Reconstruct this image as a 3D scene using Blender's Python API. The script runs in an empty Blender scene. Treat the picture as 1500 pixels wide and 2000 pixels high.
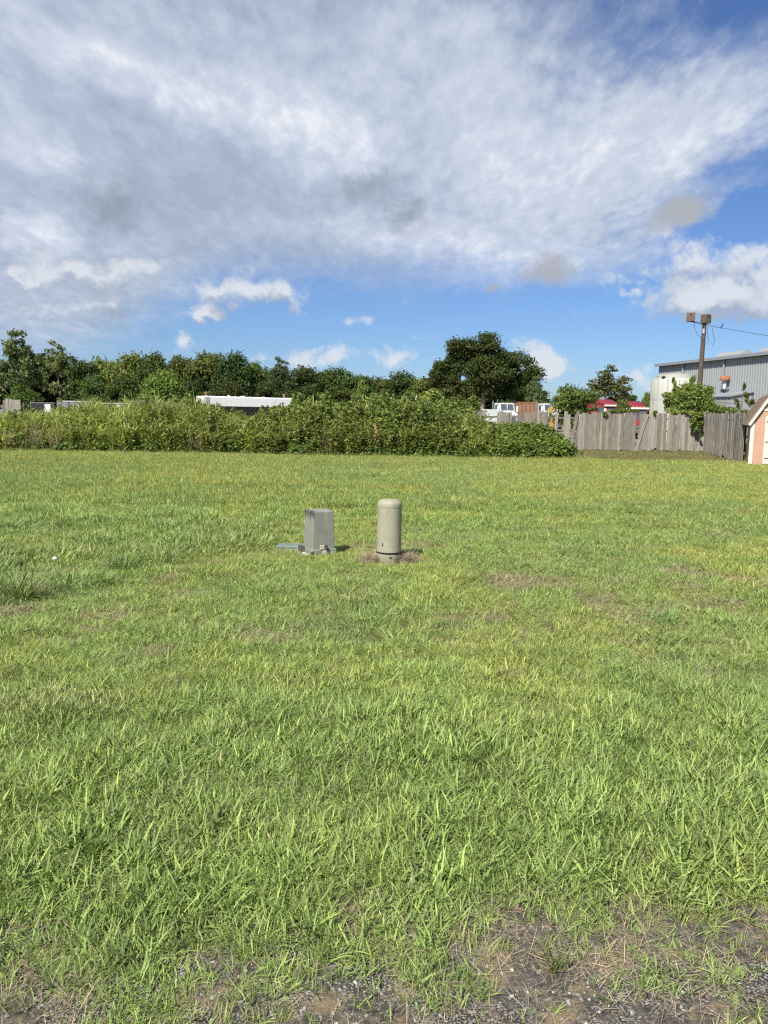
import bpy, math, random
import numpy as np
from mathutils import Vector, Matrix

scene = bpy.context.scene
COL = scene.collection
R = math.radians

# ------------------------------------------------------------------ camera
EYE = 1.6
PITCH, ROLL = 7.18, 0.8
cam_data = bpy.data.cameras.new('camera')
cam = bpy.data.objects.new('camera', cam_data)
COL.objects.link(cam)
cam_data.sensor_fit = 'HORIZONTAL'
cam_data.sensor_width = 36.0
cam_data.lens = 36.0
cam_data.clip_start = 0.05
cam_data.clip_end = 6000
CAM_ROT = Matrix.Rotation(R(90 - PITCH), 3, 'X') @ Matrix.Rotation(R(ROLL), 3, 'Z')
cam.matrix_world = Matrix.Translation((0, 0, EYE)) @ CAM_ROT.to_4x4()
scene.camera = cam

def ray(px, py):
    return CAM_ROT @ Vector(((px - 750) / 1500.0, -(py - 1000) / 1500.0, -1.0))
def P(px, py, D):
    d = ray(px, py)
    return Vector((0, 0, EYE)) + d * (D / d.y)
def G(px, py):
    d = ray(px, py)
    return Vector((0, 0, EYE)) + d * (EYE / -d.z)
def azel(px, py):
    d = ray(px, py).normalized()
    return math.atan2(d.x, d.y), math.asin(d.z)

# ------------------------------------------------------------------ view
vs = scene.view_settings
vs.view_transform = 'Standard'; vs.look = 'None'; vs.gamma = 1.0; vs.exposure = 0.83
vs.use_curve_mapping = False
scene.cycles.max_bounces = 5
scene.cycles.use_denoising = False
scene.cycles.filter_width = 1.3
scene.cycles.use_adaptive_sampling = True; scene.cycles.adaptive_threshold = 0.015
scene.cycles.transparent_max_bounces = 8

# ------------------------------------------------------------------ sun
SUN_EL, SUN_AZ = 47.0, 211.0          # azimuth from +Y, clockwise: behind the camera, a little left
sx, sy = math.sin(R(SUN_AZ)), math.cos(R(SUN_AZ))
sun_dir = Vector((sx * math.cos(R(SUN_EL)), sy * math.cos(R(SUN_EL)), math.sin(R(SUN_EL))))
sd = bpy.data.lights.new('sun', 'SUN')
sd.energy = 4.6; sd.angle = R(0.6); sd.color = (1.0, 0.95, 0.86)
sun = bpy.data.objects.new('sun', sd); COL.objects.link(sun)
sun.rotation_euler = sun_dir.to_track_quat('Z', 'Y').to_euler()

# ------------------------------------------------------------------ world: sky and clouds
world = bpy.data.worlds.new('World'); scene.world = world; world.use_nodes = True
world.cycles.sampling_method = 'MANUAL'; world.cycles.sample_map_resolution = 256
wt = world.node_tree; wt.nodes.clear()
class NT:
    def __init__(s, t): s.t = t
    def n(s, typ, ins=None, **kw):
        nd = s.t.nodes.new(typ)
        for k, v in kw.items(): setattr(nd, k, v)
        for k, v in (ins or {}).items(): s.put(nd.inputs[k], v)
        return nd
    def put(s, sock, v):
        if isinstance(v, bpy.types.NodeSocket): s.t.links.new(v, sock)
        else: sock.default_value = v
    def m(s, op, a, b=0.0, c=0.0, clamp=False):
        nd = s.t.nodes.new('ShaderNodeMath'); nd.operation = op; nd.use_clamp = clamp
        for i, v in enumerate((a, b, c)): s.put(nd.inputs[i], v)
        return nd.outputs[0]
    def vm(s, op, a, b=(0, 0, 0), c=(0, 0, 0)):
        nd = s.t.nodes.new('ShaderNodeVectorMath'); nd.operation = op
        for i, v in enumerate((a, b, c)):
            if i < len(nd.inputs): s.put(nd.inputs[i], v)
        return nd.outputs[0]
    def noise(s, vec, scale, detail=5, rough=0.55, dist=0.0, color=False):
        nd = s.n('ShaderNodeTexNoise', {'Vector': vec, 'Scale': scale, 'Detail': detail, 'Roughness': rough, 'Distortion': dist})
        return nd.outputs['Color' if color else 'Fac']
    def step(s, v, lo, hi, a=0.0, b=1.0):
        nd = s.n('ShaderNodeMapRange', {'Value': v, 'From Min': lo, 'From Max': hi, 'To Min': a, 'To Max': b})
        nd.interpolation_type = 'SMOOTHSTEP'
        return nd.outputs[0]
    def mix(s, f, a, b, blend='MIX'):
        nd = s.t.nodes.new('ShaderNodeMix'); nd.data_type = 'RGBA'; nd.blend_type = blend
        s.put(nd.inputs[0], f); s.put(nd.inputs[6], a); s.put(nd.inputs[7], b)
        return nd.outputs[2]
    def ramp(s, f, stops):
        nd = s.t.nodes.new('ShaderNodeValToRGB'); s.put(nd.inputs[0], f)
        cr = nd.color_ramp
        while len(cr.elements) < len(stops): cr.elements.new(0.5)
        for e, (p, c) in zip(cr.elements, stops):
            e.position = p; e.color = (*c, 1) if len(c) == 3 else c
        return nd.outputs[0]
W = NT(wt)
SKY_STRENGTH = 0.10
sky = W.n('ShaderNodeTexSky', sky_type='NISHITA', sun_disc=False, sun_elevation=R(SUN_EL), sun_rotation=R(SUN_AZ),
          altitude=0.0, air_density=1.0, dust_density=0.4, ozone_density=2.0)
tc = W.n('ShaderNodeTexCoord')
dirv = tc.outputs['Generated']
sep = W.n('ShaderNodeSeparateXYZ', {0: dirv}).outputs
az = W.m('ARCTAN2', sep[0], sep[1]); el = W.m('ARCSINE', sep[2])
ae = W.n('ShaderNodeCombineXYZ', {0: az, 1: el}).outputs[0]
zc = W.m('ADD', W.m('MAXIMUM', sep[2], 0.0), 0.16)
q = W.n('ShaderNodeCombineXYZ', {0: W.m('DIVIDE', sep[0], zc), 1: W.m('DIVIDE', sep[1], zc)}).outputs[0]
# streak space: stretched along the depth of the cloud sheet
qs = W.n('ShaderNodeMapping', {'Vector': q, 'Rotation': (0, 0, R(-8)), 'Scale': (1.0, 0.42, 1.0)}, vector_type='POINT').outputs[0]
w1 = W.noise(dirv, 5.0, 4, 0.55, 0.0, True)
w2 = W.noise(dirv, 24.0, 7, 0.66, 0.0, True)
warp_b = W.vm('MULTIPLY', W.vm('SUBTRACT', w1, (0.5, 0.5, 0.5)), (0.20, 0.14, 0.0))
warp_s = W.vm('MULTIPLY', W.vm('SUBTRACT', w2, (0.5, 0.5, 0.5)), (0.062, 0.054, 0.0))
ae_b = W.vm('ADD', W.vm('ADD', ae, warp_b), W.vm('MULTIPLY', warp_s, (0.8, 0.8, 0)))
ae_s = W.vm('ADD', ae, warp_s)
def field(space, feats):
    acc = None
    for (px, py, rx, ry, rot, amp) in feats:
        a, e = azel(px, py)
        k = 1 / 1500.0
        mp = W.n('ShaderNodeMapping', {'Vector': space, 'Location': (a, e, 0), 'Rotation': (0, 0, R(rot)), 'Scale': (rx * k, ry * k, 1)}, vector_type='TEXTURE')
        g = W.n('ShaderNodeTexGradient', {0: mp.outputs[0]}, gradient_type='SPHERICAL').outputs[1]
        acc = W.m('MULTIPLY_ADD', g, amp, acc if acc is not None else 0.0)
    return acc
n_str = W.noise(qs, 2.6, 8, 0.62, 0.25)          # streaky sheet texture
n_fine = W.noise(qs, 9.0, 8, 0.66, 0.25)
n_puff = W.noise(dirv, 38.0, 7, 0.64, 0.3)
n_rip = W.noise(W.n('ShaderNodeMapping', {'Vector': q, 'Rotation': (0, 0, R(24)), 'Scale': (1.0, 0.55, 1.0)}, vector_type='POINT').outputs[0], 21.0, 7, 0.60, 0.15)
# --- high sheet
sheet = field(ae_b, [
    (250, 180, 1150, 620, 0, 1.75), (640, 430, 640, 190, 0, 0.8), (860, 330, 520, 330, 0, 0.7),
    (1230, 330, 580, 200, 16, 0.80), (1140, 488, 270, 48, 6, 1.0), (80, 600, 460, 200, -6, 0.9),
    (1400, 230, 380, 110, 14, 0.5), (1180, 110, 560, 150, 16, 0.80), (1440, 385, 190, 36, 4, 0.95),
    (1420, 30, 430, 110, 10, -0.75), (1100, 195, 360, 60, 24, -0.45), (1250, 560, 420, 110, 0, -0.9), (800, 625, 620, 62, 0, -0.8), (1480, 400, 220, 80, 8, -0.5), (430, 60, 260, 50, -5, -0.5), (640, 20, 220, 40, -5, -0.45),
    (1430, 420, 260, 70, 0, -0.6), (360, 112, 90, 30, 15, -0.45), (950, 600, 700, 55, 0, -0.5)])
behind = W.step(sep[1], 0.45, -0.1)            # outside the picture the broken sheet goes on
sheet = W.m('ADD', sheet, W.m('MULTIPLY', behind, W.step(el, 0.05, 0.35, 0.0, 0.75)))
cov = W.m('ADD', sheet, W.m('MULTIPLY_ADD', n_str, 1.15, W.m('MULTIPLY_ADD', n_fine, 0.85, W.m('MULTIPLY_ADD', n_rip, 0.75, W.step(az, 0.05, 0.30, -1.24, -1.46)))))
low = W.m('SUBTRACT', W.m('ADD', el, W.m('MULTIPLY_ADD', n_fine, 0.05, -0.025)), W.step(az, -0.42, -0.16, 0.055, 0.160))   # the sheet's flat lower edge
a_sheet = W.m('MULTIPLY', W.m('MULTIPLY', W.step(cov, -0.15, 1.35), W.step(low, -0.03, 0.065)), 0.94)
bright = field(ae_b, [
    (560, 262, 260, 75, -14, 0.72), (230, 160, 230, 60, -18, 0.5), (60, 275, 190, 70, -15, 0.6), (930, 220, 330, 190, 0, 0.28),
    (1180, 300, 420, 140, 16, 0.30), (760, 475, 330, 45, 0, 0.4), (1450, 300, 240, 130, 10, 0.2), (1050, 490, 250, 60, 5, 0.4), (60, 440, 90, 50, 0, 0.7),
    (230, 330, 420, 120, -12, -0.28), (480, 400, 420, 150, -8, -0.22), (150, 500, 320, 110, 0, -0.15), (640, 530, 430, 60, 0, -0.2), (620, 40, 300, 80, 0, -0.2)])
bri = W.m('ADD', bright, W.m('MULTIPLY_ADD', n_str, 0.70, W.m('MULTIPLY_ADD', n_fine, 0.85, W.m('MULTIPLY_ADD', n_rip, 0.85, -0.82))))
c_sheet = W.ramp(bri, [(0.0, (0.40, 0.47, 0.59)), (0.34, (0.49, 0.565, 0.69)), (0.70, (0.65, 0.71, 0.82)), (1.0, (0.88, 0.91, 0.96))])
# --- grey scud
scud = field(ae_s, [(215, 400, 105, 75, 0, 1.0), (720, 362, 100, 45, 18, 0.9), (795, 420, 75, 55, -15, 0.85), (150, 520, 200, 55, 0, 0.45), (230, 610, 120, 110, 0, 0.45), (330, 655, 70, 20, 0, 0.4)])
a_scud = W.m('MULTIPLY', W.step(W.m('MULTIPLY_ADD', n_puff, 1.3, W.m('ADD', scud, -0.66)), 0.15, 0.95), 0.72)
# --- low cumulus
cums = [(430, 578, 105, 36, 0, 1.0), (545, 572, 95, 34, -18, 0.9), (140, 532, 110, 36, 0, 0.78), (35, 545, 75, 26, 0, 0.80), (240, 545, 100, 30, 0, 0.58), (300, 520, 80, 26, 0, 0.5), (200, 588, 60, 16, 12, 0.6),
        (110, 605, 90, 20, 0, 0.5), (395, 618, 50, 16, 15, 0.8), (1345, 520, 110, 42, 6, 0.95), (1340, 588, 130, 34, 0, 0.95), (1475, 540, 90, 62, 0, 1.0), (1450, 598, 130, 36, 0, 0.8),
        (1050, 698, 78, 34, -20, 0.95), (1070, 722, 70, 22, 0, 0.6), (770, 695, 60, 30, 0, 0.75), (655, 697, 60, 24, 0, 0.75), (590, 705, 60, 20, 0, 0.6), (365, 672, 45, 24, 0, 0.8),
        (1245, 735, 60, 22, 0, 0.75), (685, 628, 36, 16, 20, 0.6), (720, 625, 22, 12, 0, 0.55), (820, 655, 50, 12, 0, 0.5), (1215, 568, 45, 11, 0, 0.7), (1300, 450, 55, 28, 0, 0.6), (510, 700, 50, 16, 0, 0.5), (1185, 545, 40, 14, 0, 0.5)]
cums = [(a_, b_, c_, d_ * 1.25, e_, f_) for a_, b_, c_, d_, e_, f_ in cums]
cu = field(ae_s, cums)
cu_lo = field(W.vm('ADD', ae_s, (0.0, 0.012, 0.0)), cums[:14])       # the same clouds seen a little higher: thick above means lit top
a_cu = W.step(W.m('MULTIPLY_ADD', n_puff, 1.7, W.m('ADD', cu, -0.90)), 0.12, 0.80)
lit = W.m('ADD', W.m('MULTIPLY_ADD', n_puff, 0.9, 0.22), W.m('MULTIPLY', W.m('SUBTRACT', cu, cu_lo), 1.3))
c_cu = W.ramp(lit, [(0.25, (0.40, 0.46, 0.58)), (0.6, (0.53, 0.59, 0.69)), (1.0, (0.74, 0.78, 0.84))])
# --- small tan-grey clouds
dk = field(ae_s, [(1075, 526, 85, 40, 5, 1.0), (1330, 410, 92, 38, 17, 1.0), (967, 559, 34, 16, 0, 0.8)])
a_dk = W.m('MULTIPLY', W.step(W.m('MULTIPLY_ADD', n_puff, 0.9, W.m('ADD', dk, -0.45)), 0.10, 0.8), 0.92)
skyc = W.mix(1.0, sky.outputs[0], (0.35, 0.455, 0.645, 1), 'MULTIPLY')
def scale(c):
    nd = wt.nodes.new('ShaderNodeVectorMath'); nd.operation = 'SCALE'
    W.put(nd.inputs[0], c); nd.inputs[3].default_value = 1.0 / SKY_STRENGTH / 2 ** vs.exposure
    return nd.outputs[0]
c = W.mix(a_sheet, skyc, scale(c_sheet))
c = W.mix(a_scud, c, scale((0.27, 0.315, 0.385)))
c = W.mix(W.m('MULTIPLY', a_cu, 0.93), c, scale(c_cu))
c = W.mix(a_dk, c, scale((0.43, 0.455, 0.50)))
bg = W.n('ShaderNodeBackground', {'Color': c, 'Strength': SKY_STRENGTH})
W.t.links.new(bg.outputs[0], W.n('ShaderNodeOutputWorld').inputs[0])

# ================================================================== helpers
def tag(o, label=None, cat=None, group=None, kind=None):
    if label: o['label'] = label
    if cat: o['category'] = cat
    if group: o['group'] = group
    if kind: o['kind'] = kind
    return o
def empty(name, loc=(0, 0, 0), rz=0.0):
    o = bpy.data.objects.new(name, None); COL.objects.link(o)
    o.location = loc; o.rotation_euler = (0, 0, rz); o.empty_display_size = 0.2
    return o
def mesh_np(name, v, f3=None, f4=None, attrs=None, smooth=False):
    """mesh from numpy: verts, triangles, quads and float point attributes"""
    me = bpy.data.meshes.new(name)
    v = np.asarray(v, np.float32)
    f3 = np.zeros((0, 3), np.int32) if f3 is None else np.asarray(f3, np.int32)
    f4 = np.zeros((0, 4), np.int32) if f4 is None else np.asarray(f4, np.int32)
    me.vertices.add(len(v)); me.vertices.foreach_set('co', v.ravel())
    me.loops.add(f3.size + f4.size); me.polygons.add(len(f3) + len(f4))
    me.loops.foreach_set('vertex_index', np.concatenate([f3.ravel(), f4.ravel()]).astype(np.int32))
    st = np.concatenate([np.arange(len(f3)) * 3, len(f3) * 3 + np.arange(len(f4)) * 4]).astype(np.int32)
    me.polygons.foreach_set('loop_start', st)
    me.polygons.foreach_set('use_smooth', np.full(len(st), smooth))
    me.update(calc_edges=True)
    for k, a in (attrs or {}).items():
        at = me.attributes.new(k, 'FLOAT', 'POINT'); at.data.foreach_set('value', np.asarray(a, np.float32))
    return me
class MB:
    """collects boxes, tubes, lathes; build() links them as one mesh object"""
    def __init__(s): s.v = []; s.f = []
    def add(s, vs, fs):
        b = len(s.v); s.v += [tuple(x) for x in vs]; s.f += [tuple(b + i for i in f) for f in fs]; return s
    def box(s, x0, x1, y0, y1, z0, z1, top=1.0):
        cx, cy = (x0 + x1) / 2, (y0 + y1) / 2
        def t(x, y, z, k): return (cx + (x - cx) * k, cy + (y - cy) * k, z)
        v = [t(x0, y0, z0, 1), t(x1, y0, z0, 1), t(x1, y1, z0, 1), t(x0, y1, z0, 1), t(x0, y0, z1, top), t(x1, y0, z1, top), t(x1, y1, z1, top), t(x0, y1, z1, top)]
        return s.add(v, [(3, 2, 1, 0), (4, 5, 6, 7), (0, 1, 5, 4), (1, 2, 6, 5), (2, 3, 7, 6), (3, 0, 4, 7)])
    def tube(s, pts, rad, n=8, caps=True):
        pts = [Vector(p) for p in pts]
        rad = rad if isinstance(rad, (list, tuple)) else [rad] * len(pts)
        vs, fs = [], []
        for i, p in enumerate(pts):
            d = (pts[min(i + 1, len(pts) - 1)] - pts[max(i - 1, 0)]).normalized()
            u = d.cross(Vector((0, 0, 1)) if abs(d.z) < 0.9 else Vector((1, 0, 0))).normalized(); w = d.cross(u)
            for k in range(n):
                a = 2 * math.pi * k / n
                vs.append(p + (u * math.cos(a) + w * math.sin(a)) * rad[i])
        for i in range(len(pts) - 1):
            for k in range(n):
                k2 = (k + 1) % n
                fs.append((i * n + k, (i + 1) * n + k, (i + 1) * n + k2, i * n + k2))
        if caps:
            fs.append(tuple(range(n))); fs.append(tuple((len(pts) - 1) * n + k for k in reversed(range(n))))
        return s.add(vs, fs)
    def lathe(s, prof, n=24, c=(0, 0, 0), caps=True):
        vs = [(c[0] + r * math.cos(2 * math.pi * k / n), c[1] + r * math.sin(2 * math.pi * k / n), c[2] + z) for r, z in prof for k in range(n)]
        fs = [(i * n + k, i * n + (k + 1) % n, (i + 1) * n + (k + 1) % n, (i + 1) * n + k) for i in range(len(prof) - 1) for k in range(n)]
        if caps: fs += [tuple(reversed(range(n))), tuple((len(prof) - 1) * n + k for k in range(n))]
        return s.add(vs, fs)
    def prism(s, poly, axis, a, b):
        """extrude a 2-D polygon along an axis ('x','y','z') from a to b"""
        def pt(p, t): return {'x': (t, p[0], p[1]), 'y': (p[0], t, p[1]), 'z': (p[0], p[1], t)}[axis]
        n = len(poly)
        vs = [pt(p, a) for p in poly] + [pt(p, b) for p in poly]
        fs = [tuple(range(n)), tuple(reversed(range(n, 2 * n)))] + [(i, n + i, n + (i + 1) % n, (i + 1) % n) for i in range(n)]
        return s.add(vs, fs)
    def build(s, name, mat, parent=None, smooth=False, bevel=0.0, loc=None, fix=True):
        me = bpy.data.meshes.new(name); me.from_pydata(s.v, [], s.f); me.validate()
        if fix:
            import bmesh
            bm = bmesh.new(); bm.from_mesh(me); bmesh.ops.recalc_face_normals(bm, faces=bm.faces); bm.to_mesh(me); bm.free()
        if smooth: me.polygons.foreach_set('use_smooth', [True] * len(me.polygons))
        me.materials.append(mat)
        o = bpy.data.objects.new(name, me); COL.objects.link(o)
        if parent: o.parent = parent
        if loc is not None: o.location = loc
        if bevel:
            m = o.modifiers.new('bevel', 'BEVEL'); m.width = bevel; m.segments = 2; m.limit_method = 'ANGLE'; m.angle_limit = R(40)
        if smooth and bevel == 0:
            me.set_sharp_from_angle(angle=R(45))
        return o
def obj(name, me, mat=None, parent=None):
    if mat: me.materials.append(mat)
    o = bpy.data.objects.new(name, me); COL.objects.link(o)
    if parent: o.parent = parent
    return o

# ================================================================== materials
def new_mat(name):
    m = bpy.data.materials.new(name); m.use_nodes = True; m.node_tree.nodes.clear()
    return m, NT(m.node_tree)
def finish(N, shader):
    N.t.links.new(shader, N.n('ShaderNodeOutputMaterial').inputs[0])
def worn(name, col, rough=0.6, var=0.25, scale=6.0, dirt=None, dirt_amt=0.5, metal=0.0, bump=0.0, stretch=(1, 1, 1), spec=0.4, bscale=30):
    m, N = new_mat(name)
    tcn = N.n('ShaderNodeTexCoord').outputs['Object']
    mp = N.n('ShaderNodeMapping', {'Vector': tcn, 'Scale': stretch}).outputs[0]
    n1 = N.noise(mp, scale, 6, 0.65)
    lo = tuple(c_ * (1 - var) for c_ in col); hi = tuple(min(1, c_ * (1 + var * 0.6)) for c_ in col)
    base = N.ramp(n1, [(0.3, lo), (0.7, hi)])
    if dirt:
        n2 = N.step(N.noise(mp, scale * 0.45, 7, 0.7), 0.52, 0.70, 0, dirt_amt)
        base = N.mix(n2, base, (*dirt, 1))
    ins = {'Base Color': base, 'Roughness': rough, 'Metallic': metal, 'Specular IOR Level': spec}
    if bump:
        b = N.n('ShaderNodeBump', {'Height': N.noise(mp, bscale, 4, 0.6), 'Strength': bump, 'Distance': 0.02})
        ins['Normal'] = b.outputs[0]
    finish(N, N.n('ShaderNodeBsdfPrincipled', ins).outputs[0])
    return m
def leafy(name, col=None, trans=0.35, rough=0.55, instancer=False, var=0.45, spec=0.3):
    """leaf or blade: base colour from the plant's tint or a fixed colour, varied leaf by leaf"""
    m, N = new_mat(name)
    sh = N.n('ShaderNodeAttribute', attribute_name='shade').outputs['Fac']
    if instancer:
        base = N.n('ShaderNodeAttribute', attribute_name='tint', attribute_type='INSTANCER').outputs['Color']
    else:
        base = N.n('ShaderNodeRGB').outputs[0]; base.default_value = (*col, 1)
        rnd = N.n('ShaderNodeObjectInfo').outputs['Random']
        hs = N.n('ShaderNodeHueSaturation', {'Hue': N.m('MULTIPLY_ADD', rnd, 0.05, 0.470), 'Saturation': 1.0, 'Value': N.m('MULTIPLY_ADD', N.m('FRACT', N.m('MULTIPLY', rnd, 5.7)), 0.65, 0.62), 'Color': base})
        base = hs.outputs[0]
    f = N.m('MULTIPLY_ADD', sh, 2 * var, 1 - var)
    nd = N.t.nodes.new('ShaderNodeVectorMath'); nd.operation = 'SCALE'; N.put(nd.inputs[0], base); N.put(nd.inputs[3], f)
    colr = nd.outputs[0]
    warm = N.mix(N.step(sh, 0.75, 1.0, 0, 0.35), colr, N.mix(1.0, colr, (1.35, 1.05, 0.75, 1), 'MULTIPLY'))
    p = N.n('ShaderNodeBsdfPrincipled', {'Base Color': warm, 'Roughness': rough, 'Specular IOR Level': spec})
    t = N.n('ShaderNodeBsdfTranslucent', {'Color': N.mix(1.0, warm, (1.25, 1.25, 0.7, 1), 'MULTIPLY')})
    mx = N.n('ShaderNodeMixShader', {0: trans, 1: p.outputs[0], 2: t.outputs[0]})
    finish(N, mx.outputs[0])
    return m
def wood_mat(name, lo, hi, warm):
    m, N = new_mat(name)
    tcn = N.n('ShaderNodeTexCoord').outputs['Object']
    rnd = N.n('ShaderNodeObjectInfo').outputs['Random']
    off = N.n('ShaderNodeCombineXYZ', {0: N.m('MULTIPLY', rnd, 37.0), 1: N.m('MULTIPLY', rnd, 91.0), 2: N.m('MULTIPLY', rnd, 53.0)}).outputs[0]
    v = N.vm('ADD', tcn, off)
    grain = N.noise(N.n('ShaderNodeMapping', {'Vector': v, 'Scale': (28, 28, 1.3)}).outputs[0], 1.6, 6, 0.65, 0.4)
    blot = N.noise(N.n('ShaderNodeMapping', {'Vector': v, 'Scale': (4, 4, 1.5)}).outputs[0], 1.6, 5, 0.6)
    base = N.ramp(grain, [(0.28, lo), (0.72, hi)])
    base = N.mix(N.step(blot, 0.5, 0.75, 0, 0.45), base, (*warm, 1))
    hs = N.n('ShaderNodeHueSaturation', {'Hue': 0.5, 'Saturation': N.m('MULTIPLY_ADD', rnd, 0.5, 0.7), 'Value': N.m('MULTIPLY_ADD', N.m('FRACT', N.m('MULTIPLY', rnd, 7.31)), 0.55, 0.68), 'Color': base})
    kn = N.step(N.noise(N.n('ShaderNodeMapping', {'Vector': v, 'Scale': (10, 10, 5)}).outputs[0], 1.2, 2, 0.5), 0.70, 0.76, 0, 0.7)
    base = N.mix(kn, hs.outputs[0], (lo[0] * 0.4, lo[1] * 0.4, lo[2] * 0.4, 1))
    b = N.n('ShaderNodeBump', {'Height': grain, 'Strength': 0.5, 'Distance': 0.01})
    finish(N, N.n('ShaderNodeBsdfPrincipled', {'Base Color': base, 'Roughness': 0.85, 'Specular IOR Level': 0.2, 'Normal': b.outputs[0]}).outputs[0])
    return m
def glass_mat(name, col):
    m, N = new_mat(name)
    tcn = N.n('ShaderNodeTexCoord').outputs['Object']
    base = N.ramp(N.noise(tcn, 2.0, 3), [(0.3, col), (0.7, tuple(x * 1.6 for x in col))])
    finish(N, N.n('ShaderNodeBsdfPrincipled', {'Base Color': base, 'Roughness': 0.08, 'Specular IOR Level': 0.7}).outputs[0])
    return m

M = {}
M['picket'] = wood_mat('weathered_picket_wood', (0.12, 0.106, 0.088), (0.33, 0.30, 0.255), (0.21, 0.175, 0.135))
M['rail'] = wood_mat('old_rail_wood', (0.10, 0.085, 0.065), (0.22, 0.19, 0.15), (0.15, 0.12, 0.09))
M['pole'] = worn('creosote_pole', (0.09, 0.065, 0.05), 0.8, 0.4, 5, bump=0.4, stretch=(6, 6, 0.6))
M['salmon'] = worn('salmon_siding', (0.44, 0.255, 0.18), 0.6, 0.08, 4)
M['trim'] = worn('cream_trim', (0.62, 0.59, 0.49), 0.55, 0.08, 6)
M['door_red'] = worn('faded_red_door', (0.45, 0.10, 0.10), 0.6, 0.12, 5)
M['shingle'] = worn('brown_shingle', (0.19, 0.13, 0.095), 0.9, 0.35, 25, bump=0.5)
M['concrete'] = worn('pale_block', (0.45, 0.43, 0.40), 0.9, 0.2, 10)
M['steel'] = worn('grey_sheet_steel', (0.30, 0.315, 0.325), 0.45, 0.10, 1.5, (0.25, 0.24, 0.22), 0.35, 0.15, stretch=(1, 1, 0.4))
M['steel_trim'] = worn('darker_steel_trim', (0.22, 0.24, 0.26), 0.5, 0.12, 3)
M['roof_steel'] = worn('roof_steel', (0.27, 0.27, 0.265), 0.5, 0.1, 2)
M['rust'] = worn('rusty_steel', (0.30, 0.12, 0.06), 0.85, 0.35, 6, (0.14, 0.06, 0.04), 0.6)
M['rust_panel'] = worn('rust_orange_panel', (0.24, 0.15, 0.10), 0.8, 0.35, 1.2, (0.20, 0.10, 0.07), 0.7)
M['tank'] = worn('chalky_white_tank', (0.38, 0.385, 0.345), 0.6, 0.10, 1.3, (0.38, 0.36, 0.28), 0.4, stretch=(2, 2, 0.25))
M['white'] = worn('white_enamel', (0.80, 0.80, 0.78), 0.35, 0.06, 2)
M['dull_white'] = worn('dusty_white_paint', (0.46, 0.47, 0.47), 0.5, 0.2, 1.5, (0.28, 0.25, 0.2), 0.5)
M['black'] = worn('black_rubber', (0.02, 0.02, 0.022), 0.8, 0.3, 8)
M['dark_steel'] = worn('dark_frame_steel', (0.016, 0.016, 0.018), 0.6, 0.3, 3)
M['grey_van'] = worn('grey_trailer_panel', (0.16, 0.17, 0.19), 0.5, 0.2, 1.5)
M['pale_van'] = worn('pale_trailer_trim', (0.42, 0.44, 0.46), 0.5, 0.15, 2)
M['red'] = worn('red_truck_paint', (0.22, 0.025, 0.03), 0.3, 0.2, 2, (0.45, 0.22, 0.20), 0.4)
M['yellow'] = worn('yellow_machine_paint', (0.36, 0.25, 0.08), 0.5, 0.2, 4)
M['chrome'] = worn('chrome', (0.6, 0.6, 0.6), 0.2, 0.1, 5, metal=0.9)
M['lamp_box'] = worn('brown_lamp_housing', (0.115, 0.085, 0.06), 0.7, 0.4, 9, (0.18, 0.115, 0.065), 0.5)
M['glass'] = glass_mat('windscreen_glass', (0.05, 0.07, 0.08))
M['window_glass'] = glass_mat('window_pane_glass', (0.28, 0.33, 0.38))
M['cable'] = worn('black_cable', (0.03, 0.03, 0.035), 0.6, 0.2, 5)
M['bark'] = worn('tree_bark', (0.13, 0.105, 0.08), 0.9, 0.35, 5, bump=0.5, stretch=(3, 3, 0.7))
M['pale_bark'] = worn('pale_tree_bark', (0.28, 0.24, 0.19), 0.9, 0.3, 5, bump=0.5, stretch=(3, 3, 0.7))
M['ped_grey'] = None; M['ped_tan'] = None
M['lid'] = worn('faded_green_lid', (0.145, 0.185, 0.165), 0.7, 0.2, 8, (0.25, 0.22, 0.15), 0.4)
M['pvc_dark'] = worn('dark_conduit', (0.07, 0.07, 0.07), 0.6, 0.3, 8)
M['lock'] = worn('dull_lock_metal', (0.55, 0.50, 0.44), 0.45, 0.3, 40, (0.25, 0.17, 0.10), 0.5, 0.3)
M['feather'] = worn('dark_feather', (0.05, 0.05, 0.055), 0.7, 0.2, 20)
M['petal'] = leafy('white_petal', (0.75, 0.72, 0.74), 0.3)

# ================================================================== value noise in numpy
def vnoise(x, y, seed, scale):
    rs = np.random.RandomState(seed); g = rs.rand(64, 64)
    u, v = x * scale + 17.3, y * scale + 5.1
    i, j = np.floor(u).astype(int), np.floor(v).astype(int); fu, fv = u - i, v - j
    fu = fu * fu * (3 - 2 * fu); fv = fv * fv * (3 - 2 * fv)
    a = g[i % 64, j % 64]; b = g[(i + 1) % 64, j % 64]; c_ = g[i % 64, (j + 1) % 64]; d = g[(i + 1) % 64, (j + 1) % 64]
    return (a * (1 - fu) + b * fu) * (1 - fv) + (c_ * (1 - fu) + d * fu) * fv
def fbm(x, y, seed, scale, octv=4):
    s = 0; a = 1; t = 0
    for k in range(octv):
        s = s + a * vnoise(x, y, seed + k, scale * 2 ** k); t += a; a *= 0.55
    return s / t
def sstep(v, lo, hi):
    t = np.clip((v - lo) / (hi - lo), 0, 1); return t * t * (3 - 2 * t)

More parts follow.
